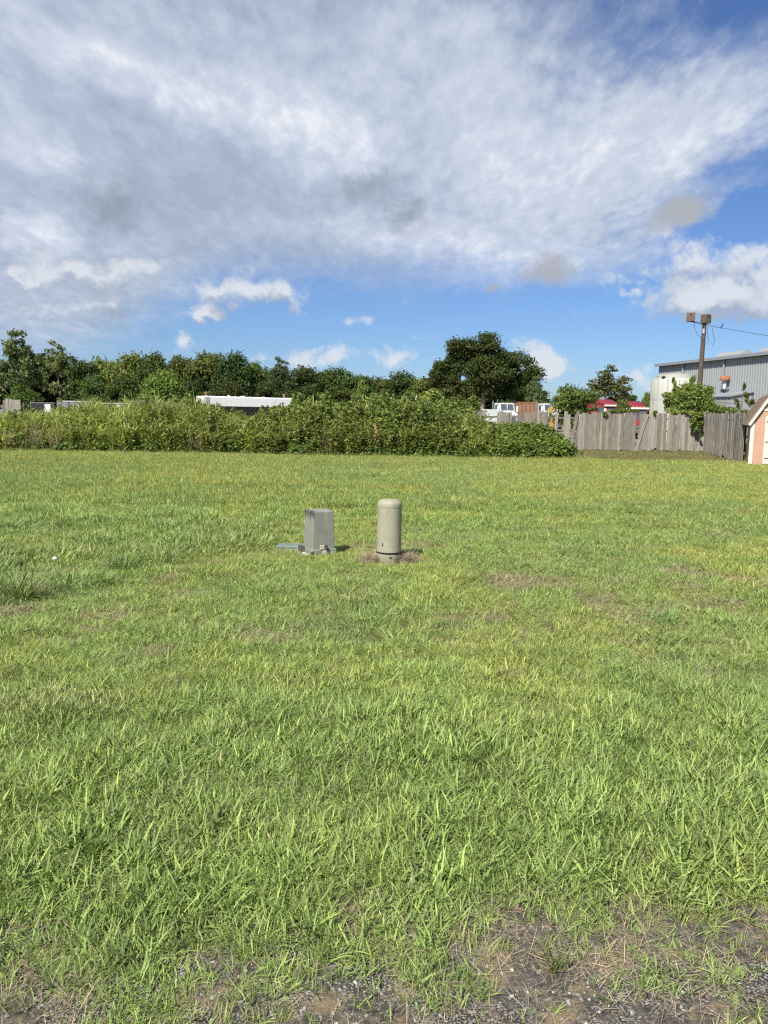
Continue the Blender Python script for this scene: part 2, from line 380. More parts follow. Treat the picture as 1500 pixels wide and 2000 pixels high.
EDGE = lambda x: 28.6 - 0.02 * x                     # far edge of the mown lawn
def bare(x, y):
    """1 where the turf is worn to soil (street edge at the photographer's feet)"""
    e = 2.20 + 0.55 * (fbm(x, y, 3, 1.7) - 0.5) + 0.20 * x
    return sstep(e - y, -0.42, 0.34)
def ground_h(x, y):
    h = 0.05 * (fbm(x, y, 40, 0.35) - 0.5) + 0.025 * (fbm(x, y, 44, 2.2) - 0.5) * (y < 14) + 0.012 * (fbm(x, y, 48, 14.0, 3) - 0.5) * (y < 5)
    return h * sstep(y, 0.0, 1.0) * (1 - sstep(y, 24, 27))

# ================================================================== ground
def make_ground():
    ys = np.concatenate([[-3000, -400, -60, -15, -5, -2, 0, 0.8], np.arange(1.2, 3.4, 0.02), np.arange(3.4, 10, 0.12), np.arange(10, 30, 0.6), np.arange(30, 60, 3), [70, 90, 130, 200, 400, 1000, 4000]])
    xs = np.concatenate([[-4000, -800, -200, -80, -40, -24, -15], np.arange(-10, -2.4, 0.4), np.arange(-2.4, 2.4, 0.022), np.arange(2.4, 10.2, 0.4), [15, 24, 40, 80, 200, 800, 4000]])
    X, Y = np.meshgrid(xs, ys)
    Z = ground_h(X, Y)
    v = np.stack([X, Y, Z], -1).reshape(-1, 3)
    nx, ny = len(xs), len(ys)
    i = np.arange(ny - 1)[:, None] * nx + np.arange(nx - 1)[None]
    f = np.stack([i, i + 1, i + nx + 1, i + nx], -1).reshape(-1, 4)
    m, N = new_mat('soil_and_turf')
    pos = N.n('ShaderNodeNewGeometry').outputs['Position']
    s3 = N.n('ShaderNodeSeparateXYZ', {0: pos}).outputs
    fine = N.noise(pos, 160, 5, 0.7); mid = N.noise(pos, 34, 8, 0.78); big = N.noise(pos, 4.2, 5, 0.6)
    soil = N.ramp(mid, [(0.32, (0.035, 0.031, 0.027)), (0.52, (0.105, 0.094, 0.080)), (0.70, (0.25, 0.22, 0.185))])
    straw = N.ramp(fine, [(0.3, (0.16, 0.115, 0.065)), (0.7, (0.36, 0.28, 0.17))])
    soil = N.mix(N.step(N.noise(pos, 7.0, 5, 0.65), 0.50, 0.62, 0, 0.85), soil, straw)
    # pebbly grey gravel showing through the soil at the street edge
    vor = N.n('ShaderNodeTexVoronoi', {'Vector': pos, 'Scale': 120.0, 'Randomness': 1.0})
    peb = N.ramp(vor.outputs['Color'], [(0.0, (0.10, 0.095, 0.09)), (0.45, (0.24, 0.23, 0.22)), (0.75, (0.40, 0.39, 0.37)), (1.0, (0.66, 0.65, 0.62))])
    peb = N.mix(N.step(vor.outputs['Distance'], 0.3, 0.62), peb, (0.05, 0.042, 0.035, 1))
    gm = N.m('MULTIPLY', N.step(N.m('MULTIPLY_ADD', mid, 0.35, N.m('MULTIPLY_ADD', N.noise(pos, 3.1, 5, 0.65), 1.0, -0.17)), 0.44, 0.60), N.step(s3[1], 2.36, 2.02))
    near = N.mix(gm, soil, peb)
    thatch = N.ramp(mid, [(0.3, (0.085, 0.088, 0.035)), (0.7, (0.24, 0.21, 0.10))])
    thatch = N.mix(N.step(big, 0.45, 0.7, 0, 0.5), thatch, (0.13, 0.16, 0.05, 1))
    lawn = N.mix(N.step(N.m('ADD', s3[1], N.m('MULTIPLY_ADD', big, 0.6, -0.3)), 2.35, 2.85), near, thatch)
    rough = N.ramp(N.noise(N.n('ShaderNodeMapping', {'Vector': pos, 'Scale': (1, 0.5, 1)}).outputs[0], 1.1, 7, 0.7), [(0.30, (0.085, 0.090, 0.028)), (0.55, (0.15, 0.135, 0.055)), (0.75, (0.28, 0.21, 0.13))])
    c1 = N.mix(N.step(s3[1], 28.0, 29.2), lawn, rough)
    yard = N.ramp(N.noise(pos, 0.25, 6, 0.6), [(0.35, (0.10, 0.10, 0.05)), (0.65, (0.26, 0.24, 0.19))])
    c2 = N.mix(N.step(s3[1], 39.0, 42.0), c1, yard)
    hgt = N.m('ADD', N.m('MULTIPLY', fine, 0.4), N.m('ADD', mid, N.m('MULTIPLY', N.m('MULTIPLY', vor.outputs['Distance'], gm), -0.8)))
    b = N.n('ShaderNodeBump', {'Height': hgt, 'Strength': 0.8, 'Distance': 0.02})
    finish(N, N.n('ShaderNodeBsdfPrincipled', {'Base Color': c2, 'Roughness': 0.95, 'Specular IOR Level': 0.15, 'Normal': b.outputs[0]}).outputs[0])
    o = obj('ground', mesh_np('ground', v, f4=f, smooth=True), m)
    tag(o, kind='structure')
make_ground()

# ================================================================== scatter through geometry nodes
def scatter(name, pos, rot, scl, idx, tint, sources, label, cat):
    me = bpy.data.meshes.new(name); n = len(pos)
    me.vertices.add(n); me.vertices.foreach_set('co', np.asarray(pos, np.float32).ravel())
    def at(k, typ, key, a): me.attributes.new(k, typ, 'POINT').data.foreach_set(key, np.ascontiguousarray(a).ravel())
    at('rot', 'FLOAT_VECTOR', 'vector', rot.astype(np.float32)); at('scl', 'FLOAT_VECTOR', 'vector', scl.astype(np.float32))
    at('idx', 'INT', 'value', idx.astype(np.int32))
    at('tint', 'FLOAT_COLOR', 'color', np.concatenate([tint, np.ones((n, 1))], 1).astype(np.float32))
    o = bpy.data.objects.new(name, me); COL.objects.link(o)
    col = bpy.data.collections.new(name + '_source')            # not linked to the scene
    for k, sm in enumerate(sources):
        so = bpy.data.objects.new('%s_%03d' % (name, k), sm); col.objects.link(so)
    g = bpy.data.node_groups.new(name, 'GeometryNodeTree')
    g.interface.new_socket('Geometry', in_out='INPUT', socket_type='NodeSocketGeometry')
    g.interface.new_socket('Geometry', in_out='OUTPUT', socket_type='NodeSocketGeometry')
    gi, go = g.nodes.new('NodeGroupInput'), g.nodes.new('NodeGroupOutput')
    ci = g.nodes.new('GeometryNodeCollectionInfo'); ci.inputs['Collection'].default_value = col
    ci.inputs['Separate Children'].default_value = True; ci.inputs['Reset Children'].default_value = True
    ip = g.nodes.new('GeometryNodeInstanceOnPoints'); ip.inputs['Pick Instance'].default_value = True
    def na(k, typ):
        nd = g.nodes.new('GeometryNodeInputNamedAttribute'); nd.data_type = typ; nd.inputs[0].default_value = k; return nd.outputs[0]
    L = g.links.new
    L(gi.outputs[0], ip.inputs['Points']); L(ci.outputs[0], ip.inputs['Instance'])
    L(na('idx', 'INT'), ip.inputs['Instance Index']); L(na('rot', 'FLOAT_VECTOR'), ip.inputs['Rotation']); L(na('scl', 'FLOAT_VECTOR'), ip.inputs['Scale'])
    L(ip.outputs[0], go.inputs[0])
    md = o.modifiers.new('scatter', 'NODES'); md.node_group = g
    tag(o, label, cat, kind='stuff')
    return o

def blades(rs, n, rad, L, w, th0, th1, segs=3, mat=None, name='tuft', root=None, tipw=0.0):
    """n bent tapering blades rooted within rad; returns a mesh with shade per blade"""
    L = rs.uniform(*L, n); w = rs.uniform(*w, n); a = rs.uniform(0, 2 * np.pi, n)
    t0 = rs.uniform(*th0, n); t1 = rs.uniform(*th1, n)
    if root is None:
        r = rad * np.sqrt(rs.rand(n)); ra = rs.uniform(0, 2 * np.pi, n); root = np.stack([r * np.cos(ra), r * np.sin(ra), np.zeros(n) - 0.004], 1)
    d = np.stack([np.cos(a), np.sin(a)], 1)
    tw = a + np.pi / 2 + rs.uniform(-0.6, 0.6, n); side = np.stack([np.cos(tw), np.sin(tw), rs.uniform(-0.25, 0.25, n)], 1)
    p = root.copy(); V = []; prof = np.linspace(0, 1, segs + 1)
    for k, t in enumerate(prof):
        if k:
            th = t0 + t1 * (t - 0.5 / segs)
            st = L / segs
            p = p + np.stack([d[:, 0] * np.sin(th) * st, d[:, 1] * np.sin(th) * st, np.cos(th) * st], 1)
        ww = w * 0.5 * (0.7 + 0.3 * min(1, t * 4)) * (1 - 0.45 * t ** 2)
        if k < segs: V += [p - side * ww[:, None], p + side * ww[:, None]]
        else: V += [p]
    nv = 2 * segs + 1
    v = np.stack(V, 1).reshape(-1, 3)
    b = (np.arange(n) * nv)[:, None]
    f4 = np.concatenate([b + np.array([2 * k, 2 * k + 1, 2 * k + 3, 2 * k + 2]) for k in range(segs - 1)]) if segs > 1 else None
    f3 = b + np.array([2 * segs - 2, 2 * segs - 1, 2 * segs])
    sh = np.repeat(rs.rand(n), nv)
    me = mesh_np(name, v, f3, f4, {'shade': sh}, smooth=True)
    if mat: me.materials.append(mat)
    return me

M['grass'] = leafy('grass_blade', instancer=True, trans=0.32, var=0.50, spec=0.22, rough=0.6)
M['weed_leaf'] = leafy('weed_leaf', instancer=True, trans=0.35, var=0.45)
M['straw'] = leafy('straw_blade', instancer=True, trans=0.15, var=0.35, spec=0.1, rough=0.8)

rs = np.random.RandomState(7)
def wedge(rs, n, y0, y1, margin, side=0.53):
    """points spread evenly over the part of the lawn that shows, with a margin each side"""
    y = np.sqrt(rs.uniform(y0 ** 2, y1 ** 2, n)) if margin == 0 else rs.uniform(y0, y1, n)
    half = side * y1 + margin
    x = rs.uniform(-half, half, n)
    k = np.abs(x) < side * y + margin
    return x[k], y[k]
GREEN = np.array([0.246, 0.336, 0.102]); YEL = np.array([0.348, 0.370, 0.106]); BLUE = np.array([0.200, 0.298, 0.124]); OLIVE = np.array([0.29, 0.28, 0.12]); STRAW = np.array([0.40, 0.345, 0.25])
LA, LB = G(0, 1195), G(565, 1068)
def tall_zone(x, y):
    """1 behind the ragged line where the mower stopped and the grass stands longer"""
    yl = LA.y + (x - LA.x) * (LB.y - LA.y) / (LB.x - LA.x) + 0.7 * (fbm(x, y, 52, 1.2) - 0.5)
    return sstep(y - yl, -0.2, 0.8) * sstep(-x, 0.7, 1.8) * (1 - sstep(y, 9.5, 14)) * (0.35 + 1.0 * sstep(fbm(x, y, 53, 0.9), 0.35, 0.65))
def lawn_tint(rs, x, y):
    n = len(x)
    f1 = fbm(x, y, 11, 0.30)[:, None]; f2 = fbm(x, y, 12, 1.3)[:, None]; r = rs.rand(n, 1)
    f3 = fbm(x, y, 14, 5.5, 2)[:, None]
    yel = np.clip(sstep(f2, 0.38, 0.68) * 0.5 + 0.9 * (f3 - 0.5) + 0.35 * (r - 0.5) + 0.35 * sstep(y, 10, 20)[:, None] + 0.25 * sstep(x, 1, 6)[:, None] * sstep(y, 5, 9)[:, None], 0, 1)
    near = 1 - sstep(y, 3.2, 5.0)[:, None]
    yel = yel * (1 - 0.6 * near)
    c = GREEN * (1 - yel) + YEL * yel
    left = tall_zone(x, y)[:, None]
    b = np.clip(sstep(f1, 0.45, 0.65) * 0.5 + 0.45 * left + 0.3 * (rs.rand(n, 1) - 0.5), 0, 1)
    c = c * (1 - b * 0.6) + BLUE * b * 0.6
    dry = sstep(fbm(x, y, 21, 1.5), 0.61, 0.74)[:, None] * (sstep(y, 3.4, 4.4) * (1 - sstep(y, 9, 13)))[:, None]
    dry = np.clip(dry * 0.42 + (rs.rand(n, 1) < 0.05) * 0.55, 0, 1)
    c = c * (1 - dry) + (0.5 * OLIVE + 0.5 * STRAW) * dry
    return c * rs.uniform(0.78, 1.2, (n, 1)) * (0.84 + 0.32 * fbm(x, y, 15, 4.0, 2)[:, None]), dry[:, 0], left[:, 0]
def lay(rs, x, y, s, tilt=0.18):
    n = len(x)
    pos = np.stack([x, y, ground_h(x, y)], 1)
    rot = np.stack([rs.normal(0, tilt, n), rs.normal(0, tilt, n), rs.uniform(0, 6.283, n)], 1)
    scl = np.stack([s, s, s], 1) if s.ndim == 1 else s
    return pos, rot, scl

def make_lawn():
    rs = np.random.RandomState(5)
    broad = [blades(rs, 10, 0.035, (0.040, 0.115), (0.0032, 0.0070), (0.2, 1.15), (0.0, 0.9), 4, M['grass']) for _ in range(9)]
    flat = [blades(rs, 9, 0.05, (0.05, 0.12), (0.004, 0.0075), (0.7, 1.35), (0.0, 0.5), 3, M['grass']) for _ in range(6)]
    fine = [blades(rs, 18, 0.04, (0.03, 0.09), (0.0016, 0.0036), (0.05, 1.1), (0.0, 0.9), 3, M['grass']) for _ in range(8)]
    src = broad + flat + fine
    nb, nf, nn = len(broad), len(flat), len(fine)
    # --- near turf
    x, y = wedge(rs, 72000, 1.35, 5.2, 1.0)
    keep = rs.rand(len(x)) > np.clip(bare(x, y) * (0.30 + 0.66 * sstep(fbm(x, y, 83, 3.4), 0.34, 0.52)), 0, 0.95)
    thin = sstep(fbm(x, y, 30, 2.4), 0.62, 0.74) * 0.6
    keep &= rs.rand(len(x)) > thin
    x, y = x[keep], y[keep]
    t, dry, left = lawn_tint(rs, x, y)
    fv = fbm(x, y, 55, 1.1); pb = 0.40 - 0.28 * sstep(y, 3.4, 5.0) + 0.9 * (fv - 0.5)
    r = rs.rand(len(x)); k2 = rs.rand(len(x))
    idx = np.where(r < pb, rs.randint(0, nb, len(x)), np.where(k2 < 0.45, nb + rs.randint(0, nf, len(x)), nb + nf + rs.randint(0, nn, len(x))))
    bz = bare(x, y)
    s = rs.uniform(0.6, 1.15, len(x)) * (0.42 + 1.25 * fbm(x, y, 60, 3.2, 3)) * (1 - 0.5 * bz) * (1 - 0.25 * sstep(y, 3.4, 5))
    s *= np.where(idx < nb, 1.12, 1.0)
    scatter('lawn_grass', *lay(rs, x, y, s), idx, t, src, 'broad bladed green lawn grass at the worn street edge', 'grass')
    # --- middle turf
    x, y = wedge(rs, 150000, 5.0, 13.5, 1.4)
    dryp = sstep(fbm(x, y, 21, 1.5), 0.61, 0.74) * (1 - sstep(y, 9, 13))
    hole = sstep(fbm(x, y, 33, 1.5), 0.58, 0.72)
    cyl = G(760, 1100); bx_ = G(622, 1085)
    mound = np.exp(-(((x - cyl.x) / 0.27) ** 2 + ((y - cyl.y - 0.10) / 0.22) ** 2))
    keep = (rs.rand(len(x)) > 0.6 * dryp) & (rs.rand(len(x)) > 0.8 * hole) & (rs.rand(len(x)) > 1.5 * mound)
    x, y = x[keep], y[keep]
    t, dry, left = lawn_tint(rs, x, y)
    r = rs.rand(len(x))
    idx = np.where(r < 0.22 + 0.4 * left, rs.randint(0, nb, len(x)), np.where(r < 0.42, nb + rs.randint(0, nf, len(x)), nb + nf + rs.randint(0, nn, len(x))))
    s = 0.72 * rs.uniform(0.75, 1.35, len(x)) * (0.40 + 1.3 * fbm(x, y, 61, 2.0)) * (1 + 0.55 * left) * (1 + 0.25 * sstep(y, 9, 13)) * (1 - 0.45 * dry)
    s = np.stack([s * 1.25, s * 1.25, s], 1)
    near_ped = np.exp(-(((x - cyl.x) / 0.35) ** 2 + ((y - cyl.y) / 0.35) ** 2)); near_box = np.exp(-(((x - bx_.x + 0.12) / 0.55) ** 2 + ((y - bx_.y) / 0.55) ** 2)); s *= ((1 - 0.45 * near_ped) * (1 - 0.45 * near_box))[:, None]
    scatter('lawn_grass', *lay(rs, x, y, s), idx, t, src, 'mixed yellow-green and blue-green lawn grass around the utility pedestals', 'grass')
    # --- far turf: taller, brighter, upright
    far = [blades(rs, 26, 0.11, (0.06, 0.15), (0.0045, 0.009), (0.0, 0.7), (0.0, 0.9), 3, M['grass']) for _ in range(8)]
    x, y = wedge(rs, 150000, 13.0, 29.4, 2.0)
    k = y < EDGE(x) + 0.5 * (fbm(x, y, 70, 0.8) - 0.5); x, y = x[k], y[k]
    t, dry, left = lawn_tint(rs, x, y)
    band = fbm(x * 0.25, y, 71, 0.5)[:, None]
    t = t * (0.86 + 0.30 * band)
    right = sstep(x, -1, 6) * (1 - sstep(y, 20, 26))
    s = rs.uniform(0.75, 1.25, len(x)) * (0.8 + 0.5 * fbm(x, y, 72, 0.4)) * (1 - 0.30 * right)
    scatter('lawn_grass', *lay(rs, x, y, s, 0.12), rs.randint(0, len(far), len(x)), t, far, 'tall bright yellow-green lawn grass reaching the weed bank', 'grass')
    # --- thin turf between lawn and fence
    x = rs.uniform(7.5, 17, 9000); y = rs.uniform(28.4, 38.3, 9000)
    k = rs.rand(9000) < 0.25 + 0.75 * sstep(fbm(x, y, 73, 0.6), 0.38, 0.6); x, y = x[k], y[k]
    t = (OLIVE * 0.62 + 0.2 * STRAW * rs.rand(len(x), 1)) * rs.uniform(0.7, 1.2, (len(x), 1))
    scatter('rough_grass', *lay(rs, x, y, rs.uniform(0.4, 0.8, len(x)), 0.1), rs.randint(0, len(far), len(x)), t, far, 'thin olive grass on bare ground below the picket fence', 'grass')
    # --- straw thatch on the soil and in dry patches
    st = [blades(rs, 14, 0.06, (0.02, 0.075), (0.0007, 0.0016), (1.0, 1.7), (-0.6, 0.6), 3, M['straw']) for _ in range(6)]
    x, y = wedge(rs, 9000, 1.35, 3.2, 0.8)
    pz = np.clip(bare(x, y) * (0.15 + 0.85 * sstep(fbm(x, y, 81, 2.2), 0.40, 0.58)) + 0.08, 0, 1)
    k = rs.rand(len(x)) < pz; x, y = x[k], y[k]
    x2, y2 = wedge(rs, 30000, 2.3, 11, 0.8)
    k = rs.rand(len(x2)) < 0.09 + 0.7 * sstep(fbm(x2, y2, 21, 1.5), 0.58, 0.72) * (1 - sstep(y2, 8, 12)) + 0.5 * sstep(fbm(x2, y2, 33, 1.5), 0.58, 0.72); x2, y2 = x2[k], y2[k]
    a = rs.uniform(0, 6.283, 500); rr = 0.15 + 0.13 * np.abs(rs.normal(0, 0.6, 500)); a = np.where(np.sin(a) < -0.35, a + np.pi, a)
    x3, y3 = cyl.x + rr * np.cos(a), cyl.y + rr * np.sin(a)
    x, y = np.concatenate([x, x2, x3]), np.concatenate([y, y2, y3])
    t = (STRAW * rs.uniform(0.5, 1.1, (len(x), 1))) * np.array([1, 1, 1]) * (1 - 0.25 * rs.rand(len(x), 1) * np.array([0, 0.3, 0.6]))
    pos, rot, scl = lay(rs, x, y, rs.uniform(0.6, 1.3, len(x)) * (1 + 0.8 * sstep(y, 3, 6)), 0.12); pos[:, 2] += 0.006 + np.where(y > 2.5, rs.uniform(0.0, 0.035, len(y)), 0)
    pos[len(pos) - 500:, 2] += 0.05 * np.exp(-((rr - 0.14) / 0.14) ** 2)
    scatter('dry_thatch', pos, rot, scl, rs.randint(0, len(st), len(x)), t, st, 'dead straw-coloured grass thatch lying on the soil', 'thatch')
    # --- pebbles
    pebs = []
    import bmesh
    for k in range(5):
        bm = bmesh.new(); bmesh.ops.create_icosphere(bm, subdivisions=1, radius=1)
        for vv in bm.verts: vv.co *= rs.uniform(0.65, 1.15)
        me = bpy.data.meshes.new('pebble'); bm.to_mesh(me); bm.free(); me.materials.append(M['stone']); pebs.append(me)
    x, y = wedge(rs, 26000, 1.35, 2.6, 0.6)
    k = rs.rand(len(x)) < bare(x, y) * (0.04 + 0.96 * sstep(fbm(x, y, 91, 1.5), 0.48, 0.64)) * sstep(2.45 - y, 0, 0.5); x, y = x[k], y[k]
    r = 0.0015 + 0.0060 * rs.rand(len(x)) ** 4
    pos, rot, _ = lay(rs, x, y, r, 1.0)
    g = rs.uniform(0.10, 0.44, (len(x), 1)) ** 1.2
    scatter('gravel', pos, rot, np.stack([r * 1.4, r, r * 0.5], 1), rs.randint(0, 5, len(x)), g * np.array([1.0, 0.98, 0.94]), pebs, 'pale gravel chips in dark soil at the street edge', 'gravel')
m, N = new_mat('gravel_stone')
tint = N.n('ShaderNodeAttribute', attribute_name='tint', attribute_type='INSTANCER').outputs['Color']
finish(N, N.n('ShaderNodeBsdfPrincipled', {'Base Color': N.mix(N.step(N.noise(N.n('ShaderNodeNewGeometry').outputs['Position'], 300, 3), 0.4, 0.7, 0, 0.4), tint, (0.12, 0.10, 0.08, 1)), 'Roughness': 0.9}).outputs[0])
M['stone'] = m
make_lawn()

# ================================================================== foliage
def leaves(rs, blobs, size, name, mat, flat=0.35):
    """leaf quads spread through ellipsoid clumps: (centre, radii, count)"""
    C, NR = [], []
    for (c_, r_, n) in blobs:
        d = rs.normal(0, 1, (n, 3)); d /= np.linalg.norm(d, axis=1)[:, None]
        rad = np.clip(np.abs(rs.normal(0.72, 0.27, (n, 1))), 0, 1.5)
        C.append(np.asarray(c_) + d * rad * np.asarray(r_)); NR.append(d)
    c_ = np.concatenate(C); d = np.concatenate(NR); n = len(c_)
    nrm = d * 0.7 + rs.normal(0, 0.6, (n, 3)) + np.array([0, 0, flat]); nrm /= np.linalg.norm(nrm, axis=1)[:, None]
    u = np.cross(nrm, rs.normal(0, 1, (n, 3))); u /= np.linalg.norm(u, axis=1)[:, None]; w = np.cross(nrm, u)
    s = rs.uniform(size[0], size[1], (n, 1))
    a = c_ - u * s * 0.55; b = c_ + w * s * 0.30 + nrm * s * 0.06 - u * s * 0.05; e = c_ + u * s * 0.55 - nrm * s * 0.12; f = c_ - w * s * 0.30 + nrm * s * 0.06 - u * s * 0.05
    v = np.stack([a, b, e, f], 1).reshape(-1, 3)
    q4 = (np.arange(n) * 4)[:, None] + np.arange(4)
    me = mesh_np(name, v, f4=q4, attrs={'shade': np.repeat(rs.rand(n), 4)})
    if mat: me.materials.append(mat)
    return me
def limb_mesh(rs, h, crown_base, spread, r0, n_limb, mat, lean=0.0, name='trunk'):
    mb = MB(); tips = []
    k = 6; pts = [Vector((lean * h * (i / k) ** 1.5 + rs.normal(0, 0.012) * h * (i > 0), rs.normal(0, 0.012) * h * (i > 0), h * 0.82 * i / k - 0.15 * (i == 0))) for i in range(k + 1)]
    mb.tube(pts, [r0 * (1.25 if i == 0 else 1 - 0.8 * i / k) for i in range(k + 1)], 7)
    for j in range(n_limb):
        t = crown_base + (0.9 - crown_base) * (j + rs.rand()) / n_limb
        z = t * h; a = rs.uniform(0, 6.283); L = spread * (1.05 - 0.5 * t) * rs.uniform(0.6, 1.0)
        i = min(k - 1, int(t / 0.82 * k)); base = pts[min(i, k)].copy(); base.z = min(z, h * 0.8)
        d = Vector((math.cos(a), math.sin(a), rs.uniform(0.35, 0.9))).normalized()
        p1 = base + d * L * 0.45 + Vector((0, 0, rs.uniform(-0.02, 0.05) * h)); p2 = base + d * L + Vector((0, 0, rs.uniform(0, 0.08) * h))
        rr = r0 * 0.42 * (1 - 0.5 * t)
        mb.tube([base, p1, p2], [rr, rr * 0.6, rr * 0.2], 5); tips.append(p2)
    return mb, tips
LEAF = {}
def leaf_mat(key, col, trans=0.32, var=0.45):
    LEAF[key] = leafy(key + '_leaf', col, trans, 0.55, False, var); return LEAF[key]
leaf_mat('dark', (0.066, 0.106, 0.023)); leaf_mat('mid', (0.105, 0.150, 0.031)); leaf_mat('light', (0.13, 0.19, 0.035)); leaf_mat('grey', (0.125, 0.155, 0.058)); leaf_mat('bright', (0.150, 0.212, 0.040))
leaf_mat('vine', (0.115, 0.175, 0.036)); leaf_mat('oak', (0.062, 0.095, 0.021))
def tree_meshes(seed, h, w, shape='round', base=0.18, leafm='mid', n=9000, size=(0.28, 0.55), bark='bark', airy=0.0):
    rs = np.random.RandomState(seed)
    trunk, tips = limb_mesh(rs, h, max(base, 0.15), w * 0.5, 0.022 * h + 0.03, 9, None, rs.uniform(-0.03, 0.03))
    blobs = []
    nb = {'cone': 34, 'oak': 30}.get(shape, 46)
    zc = h * (0.5 + base / 2); rz = h * (1 - base) / 2
    for k in range(nb):
        d = rs.normal(0, 1, 3); d /= np.linalg.norm(d)
        rad = rs.uniform(0.35, 1.0) ** 0.5 * 0.80
        if shape == 'cone':
            t = rs.rand() ** 1.3; ww = w / 2 * (1 - t) * 0.85; a = rs.uniform(0, 6.283); q_ = rs.uniform(0.3, 1)
            c_ = (math.cos(a) * ww * q_, math.sin(a) * ww * q_, h * (base + (1 - base) * t * 0.97)); r = (0.20 * w * (1.1 - t) + 0.06 * w,) * 2 + (0.10 * h * (1 - t * 0.6),)
        else:
            bell = 1.0 - 0.25 * max(0, d[2])
            c_ = (d[0] * rad * w / 2 * bell, d[1] * rad * w / 2 * bell, zc + d[2] * rad * rz)
            s = rs.uniform(0.13, 0.24) * (1 - airy * 0.4)
            if shape == 'oak': s = rs.uniform(0.15, 0.22)
            r = (w * s * 0.9, w * s * 0.9, h * s * 0.5)
        blobs.append((c_, r, 0))
    for tpt in tips:
        f_ = math.sqrt((tpt.x / (w / 2)) ** 2 + (tpt.y / (w / 2)) ** 2 + ((tpt.z - zc) / rz) ** 2)
        if f_ < 0.85: blobs.append(((tpt.x, tpt.y, tpt.z), (w * 0.12, w * 0.12, h * 0.08), 0))
    if airy:
        for k in range(int(8 * airy)):
            a = rs.uniform(0, 6.283); q_ = rs.uniform(0.02, 0.34) * w; zt = h * (1.10 - 0.28 * (q_ / (0.34 * w)) ** 1.5) * rs.uniform(0.93, 1.03)
            for j in range(4):
                t = j / 3; f_ = 0.45 + 0.55 * t
                blobs.append(((math.cos(a) * q_ * f_ + rs.normal(0, 0.03) * w, math.sin(a) * q_ * f_ + rs.normal(0, 0.03) * w, h * 0.74 + (zt - h * 0.74) * t), (w * rs.uniform(0.05, 0.10), w * rs.uniform(0.05, 0.10), h * rs.uniform(0.025, 0.05)), 0))
            trunk.tube([(math.cos(a) * q_ * 0.4, math.sin(a) * q_ * 0.4, h * 0.62), (math.cos(a) * q_, math.sin(a) * q_, zt)], [0.05, 0.012], 4)
    vol = np.array([b[1][0] * b[1][2] for b in blobs]) ** 0.8; cnt = (n * vol / vol.sum()).astype(int) + 8
    blobs = [(b[0], b[1], int(cn)) for b, cn in zip(blobs, cnt)]
    cm = leaves(rs, blobs, size, 'crown', LEAF[leafm])
    me = bpy.data.meshes.new('trunk'); me.from_pydata(trunk.v, [], trunk.f); me.polygons.foreach_set('use_smooth', [True] * len(me.polygons)); me.materials.append(M[bark])
    return me, cm
def place_tree(meshes, loc, sc=1.0, rz=0.0, name='broadleaf_tree', label='', cat='tree', group=None, wsc=None):
    e = empty(name, loc, rz); e.scale = (wsc or sc, wsc or sc, sc)
    tag(e, label, cat, group)
    obj('trunk', meshes[0], None, e); obj('crown', meshes[1], None, e)
    return e
def tree_at(meshes, mh, mw, px, top, wpx, D, rz, **kw):
    """stand a tree on the ground at distance D so that it reaches the pixel row top and is wpx wide"""
    t = P(px, top, D); h = t.z; w = wpx * D / 1500.0
    return place_tree(meshes, (t.x, D, 0), h / mh, rz, wsc=w / mw, **kw)

H0, W0 = 10.0, 8.0
var_dark = [tree_meshes(100 + k, H0, W0, 'round', 0.10, 'dark', 9000) for k in range(3)]
var_mid = [tree_meshes(110 + k, H0, W0, 'round', 0.10, 'mid', 9000) for k in range(3)]
var_light = [tree_meshes(120 + k, H0, W0, 'round', 0.08, 'light', 9000) for k in range(2)]
var_airy = [tree_meshes(130 + k, H0, W0, 'round', 0.22, 'grey', 5200, (0.22, 0.45), 'pale_bark', airy=1.3) for k in range(2)]
cone = tree_meshes(140, H0, W0, 'cone', 0.06, 'bright', 8000, (0.4, 0.8))
oak_unused = [] and [tree_meshes(150 + k, H0, W0, 'oak', 0.14, 'oak', 24000, (0.16, 0.34), 'pale_bark') for k in range(2)]
rr = random.Random(4)
GT = 'trees in the wood line behind the weed bank'
back = [(-40, 705, 150, 150), (60, 705, 150, 146), (130, 715, 140, 150), (200, 705, 150, 150), (275, 705, 150, 146), (345, 705, 140, 152), (430, 710, 150, 150), (500, 715, 140, 148), (570, 735, 150, 155), (640, 728, 150, 150), (715, 735, 150, 152), (790, 735, 140, 150), (860, 735, 140, 148), (-110, 700, 150, 148), (960, 730, 170, 150), (1030, 752, 110, 146)]
for i, (px, tp, w, D) in enumerate(back):
    tree_at(var_dark[i % 3], H0, W0, px, tp, w, D, rr.uniform(0, 6.28), label='dark shaded tree deep in the wood, seen between the crowns in front', group='dark trees deep in the wood')
front = [('d', 65, 682, 95, 118), ('m', 12, 690, 90, 112), ('d', 110, 690, 80, 116), ('d', 160, 690, 85, 112), ('m', 205, 682, 90, 120), ('d', 190, 730, 70, 106), ('m', 250, 678, 90, 118), ('d', 300, 684, 80, 116), ('m', 352, 690, 85, 122),
         ('m', 405, 675, 110, 118), ('d', 452, 684, 90, 116), ('m', 492, 702, 70, 120), ('d', 530, 735, 80, 112), ('d', 600, 712, 95, 122), ('m', 650, 714, 90, 124), ('d', 695, 720, 80, 122), ('m', 735, 728, 75, 124), ('d', 785, 720, 85, 128), ('m', 825, 732, 70, 122), ('m', -50, 680, 110, 112), ('m', 240, 730, 75, 104), ('d', 380, 735, 80, 108), ('d', 445, 740, 80, 108), ('d', 660, 750, 90, 112), ('d', 745, 760, 80, 112), ('d', 590, 755, 80, 110)]
